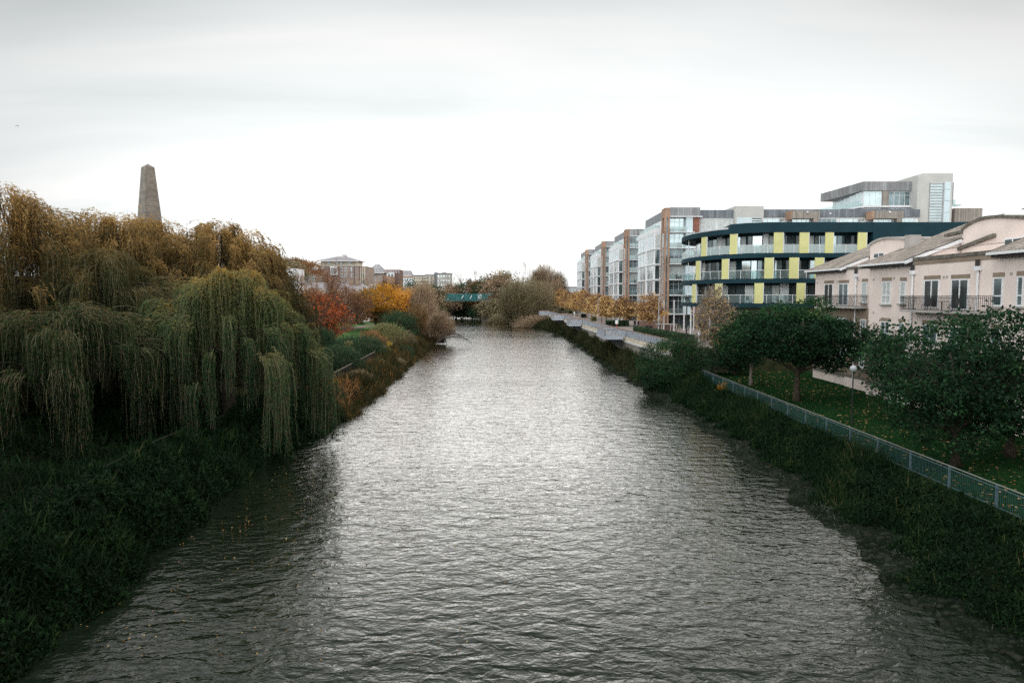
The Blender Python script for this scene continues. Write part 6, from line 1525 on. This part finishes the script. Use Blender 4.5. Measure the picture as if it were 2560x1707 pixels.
# ---- undergrowth on the banks
def undergrowth(name, label, n, yr, xf, hf, mound, mat, leaf, seed, ycut=None, up=.5, p=1.0, hueadd=0, lgw=1.0):
    g = np.random.default_rng(seed)
    Y = yr[0]+(yr[1]-yr[0])*g.random(n)**p; u = g.random(n); x0, x1 = xf(Y); X = x0+(x1-x0)*u
    base = hf(X, Y)
    wx = X+.8*np.sin(Y*.53+X*.4); wy = Y+.9*np.sin(X*.71-Y*.2)
    bn = .5+.30*np.sin(wx*1.3+wy*.5)*np.sin(wy*.83-wx*.3+1)+.22*np.sin(wx*3.1+wy*1.9)*np.sin(wy*2.7-wx*1.1)+.16*np.sin(wy*5.3+wx*4.1)*np.sin(wx*6.2-wy*2.9)+.15*np.sin(wy*.27)
    prof_ = np.sin(np.clip(u, 0, 1)*np.pi)**.5
    hgt = np.maximum(.05, mound*bn*prof_)
    q = g.random(n)**.35
    P = np.stack([X, Y, base+hgt*q], 1)+g.normal(size=(n, 3))*.05
    D = nrm(g.normal(size=(n, 3))*.8+np.array([0, 0, up]))
    cl = .5+.25*np.sin(X*2.7+Y*1.9)+.25*np.sin(Y*.9-X*1.4)
    sc_ = (1+Y/90)
    hue = np.clip(g.random(n)*.62+cl*.33+hueadd, 0, 1)
    lng = g.random(n) < (.26*np.clip(np.sin(wx*.5-wy*.37)*1.6-.4, 0, 1)+.03)*lgw     # patches of long arching grass
    hue = np.where(lng, np.clip(hue+.12, 0, 1), hue); D[lng] = nrm(D[lng]*.6+np.array([0, 0, .8]))
    LL = leaf[0]*sc_*(.6+.8*g.random(n))*np.where(lng, 3.2, 1.0); WW = leaf[1]*sc_*np.where(lng, .55, 1.0)
    o = leafobj(name, leaves(P, D, LL, WW, g), M[mat], hue)
    tag(o, label, 'undergrowth', kind='stuff'); return o
Lv, Rv = Lx, Rx
undergrowth('bramble_bank', 'dark brambles and long grass covering the near left bank down to the water', 260000, (10, 62), lambda Y: (Lv(Y)-5.2, Lv(Y)+.5), hl, 1.9, 'bramble', (.17, .065), 501, p=1.15, lgw=.35, hueadd=-.04)
undergrowth('ground_cover', 'dark low growth in the shade behind the near left bank', 110000, (10, 60), lambda Y: (Lv(Y)-24, Lv(Y)-4.5), hl, 1.3, 'bramble', (.2, .07), 502, hueadd=-.08)
undergrowth('autumn_brush', 'russet and green brush on the left bank below the path railing', 130000, (60, 175), lambda Y: (Lv(Y)-3.3, Lv(Y)+1.1), hl, 1.1, 'bramble_far', (.17, .06), 503)
undergrowth('bank_brush', 'green grass and brush on the right bank below the lawn railing', 170000, (12, 86), lambda Y: (Rv(Y)+1.3+.45*np.sin(Y*.7)+.35*np.sin(Y*1.9+1)+.25*np.sin(Y*4.1), 21.3+Y*0), lambda X, Y: hr(X, Y), .85, 'bramble', (.15, .055), 504, p=1.1, hueadd=.02, lgw=.6)
undergrowth('shore_weed', 'scattered weed on the wet mud strip of the right bank', 15000, (12, 110), lambda Y: (Rv(Y)-.1, Rv(Y)+2.6), lambda X, Y: hr(X, Y), .22, 'leaf_silver', (.07, .035), 505, hueadd=-.3)
undergrowth('quay_brush', 'dark brush between the water and the foot of the quay wall', 90000, (84, 262), lambda Y: (Rv(Y)+.6, Wx(Y)-.15), lambda X, Y: hr(X, Y)-.2, .9, 'bramble_far', (.18, .07), 506, hueadd=-.22)
undergrowth('orange_bramble', 'orange and red bramble leaves on the left bank beside the willow curtain', 14000, (60, 72), lambda Y: (Lv(Y)-3.2, Lv(Y)-.2), hl, 1.5, 'leaf_rust', (.16, .08), 507)
def scatter(name, label, n, seed, box, hf, mat, leaf, eps=.03, cat='leaves'):
    g = np.random.default_rng(seed); X = box[0]+(box[1]-box[0])*g.random(n); Y = box[2]+(box[3]-box[2])*g.random(n)
    dn = .5+.3*np.sin(X*.9+.7*np.sin(Y*.4))*np.sin(Y*.5+X*.2)+.3*np.sin(X*2.3-Y*1.1)*np.sin(Y*1.7); k_ = g.random(n) < dn; X = X[k_]; Y = Y[k_]; n = len(X)
    P = np.stack([X, Y, hf(X, Y)+eps+g.random(n)*.03], 1); D = nrm(g.normal(size=(n, 3))*np.array([1, 1, .25]))
    s = nrm(np.cross(D, np.array([0, 0, 1.0])+g.normal(size=(n, 3))*.25)); Ln = (leaf[0]*(.6+.8*g.random(n)))[:, None]
    V = np.empty((n, 4, 3)); V[:, 0] = P; V[:, 1] = P+D*Ln*.5+s*leaf[1]*.5; V[:, 2] = P+D*Ln; V[:, 3] = P+D*Ln*.5-s*leaf[1]*.5
    return tag(leafobj(name, V.reshape(-1, 3), M[mat], g.random(n)), label, cat, kind='stuff')
scatter('fallen_leaves', 'pale fallen leaves scattered over the lawn', 5200, 601, (21.7, 34, 18, 84), lambda X, Y: hr(X, Y)+.06, 'fallen', (.17, .13))
scatter('floating_leaves', 'small pale leaves and foam flecks drifting on the dark water near the left bank', 1500, 604, (-15, 2, 20, 60), lambda X, Y: X*0-.02, 'fallen', (.09, .06))
scatter('garden_litter', 'fallen leaves on the garden path and grass', 2500, 602, (-40, -28, 100, 185), lambda X, Y: hl(X, Y)+.1, 'fallen', (.28, .2))
# short grass blades along the lawn
g = np.random.default_rng(603); n = 120000; X = 21.5+(36-21.5)*g.random(n)**1.3; Y = 16+68*g.random(n)**1.2
P = np.stack([X, Y, hr(X, Y)+.04], 1); D = nrm(g.normal(size=(n, 3))*.5+np.array([0, 0, 1]))
lm('grass_blade', [(0, (.004, .024, .007)), (.6, (.009, .055, .014)), (1, (.022, .08, .02))])
tag(leafobj('lawn_grass', leaves(P, D, .10*(.6+.8*g.random(n)), .03, g), M['grass_blade'], g.random(n)), 'short green grass of the lawn', 'grass', kind='stuff')

for i, (x, y, hh, r_, lb) in enumerate(((-34, 23, 15, 7.0, 'tall unseen broadleaf tree on the left bank beside the stone bridge, added to darken the water'), (-27, 8, 14, 6.5, 'unseen broadleaf tree at the left end of the stone bridge, added to darken the water'), (33.5, 20, 13, 6.0, 'unseen broadleaf tree on the near lawn, right of the picture, added to darken the water'), (28, 6, 12, 6.0, 'unseen broadleaf tree at the right end of the stone bridge, added to darken the water'))):
    leafy_tree('unseen_broadleaf_tree', lb, 'tree', (x, y, 1.5), [(0, 0, hh*.6, r_, r_, hh*.4)], 130, 70, .8, .5, .3, 'leaf_dark', hh*.6, .4, 700+i, lim=30)  # trees out of view, added to darken the near water and banks

bs = [(775, 985, 60, 64, 'leaf_rust', 'russet bank shrub touching the right edge of the willow curtain'), (815, 950, 50, 70, 'leaf_orange', 'orange-leaved bramble bush right of the willow curtain, below the railing'), (862, 941, 40, 76, 'leaf_olive', 'olive bank bush beside the orange bramble bush'), (908, 920, 40, 86, 'leaf_shrub', 'dark green bank bush below the path railing'), (898, 948, 44, 80, 'leaf_brown', 'brown waterside bush below the dark green bank bush'), (946, 903, 36, 96, 'leaf_light', 'pale grassy bush below the orange lifebuoy housing'), (978, 888, 36, 106, 'leaf_rust_pale', 'tan bush on the bank right of the lifebuoy housing'), (1012, 866, 40, 118, 'leaf_shrub', 'dark green bush near the far end of the path railing'), (990, 906, 36, 104, 'leaf_olive', 'low olive bush at the water below the tan bush'), (830, 992, 50, 66, 'leaf_shrub', 'dark green bush at the water under the orange bramble bush')]
for i, (px, pt, w, Y, mt, lb) in enumerate(bs):
    zb = max(.1, H(atY(px, pt, Y)[0], Y))
    if atY(px, pt, Y)[2] < zb+.5: pt -= (zb+.9-atY(px, pt, Y)[2])*F/Y
    shrub('bank_shrub', lb, px, pt, w, Y, zb, mt, 800+i, dens=.8, leaf=(.2, .07), n=45)
def stones():
    g = np.random.default_rng(900); V = []; Q = []; nb = 0
    o8 = np.array([(math.cos(t)*math.cos(p), math.sin(t)*math.cos(p), math.sin(p)) for p in (-.5, .5) for t in np.arange(6)*math.pi/3]+[(0, 0, 1), (0, 0, -1)])
    F_ = [(0,1,7,6),(1,2,8,7),(2,3,9,8),(3,4,10,9),(4,5,11,10),(5,0,6,11),(6,7,12,12),(7,8,12,12),(8,9,12,12),(9,10,12,12),(10,11,12,12),(11,6,12,12)]
    for k in range(1500):
        y = 14+96*g.random()**1.3; x = float(Rx(y))+abs(g.normal())*.9-.15; s = .05+.13*g.random()**2.5
        z = float(hr(x, y))+.06
        V.append(o8*np.array([s*1.3, s, s*.55])*(.75+.5*g.random((14, 1)))+np.array([x, y, z])); 
        for f_ in F_: Q.append([nb+i for i in f_[:3]]); Q.append([nb+f_[0], nb+f_[2], nb+f_[3]]) if f_[2] != f_[3] else None
        nb += 14
    tag(npmesh('shore_stones', np.concatenate(V), np.array(Q), M['stone_wet']), 'small wet stones along the water line of the right bank', 'stones', kind='stuff')
M['stone_wet'] = plain('wet_stone', (.022, .026, .018), .9, .5, 4, spec=.05)
stones()
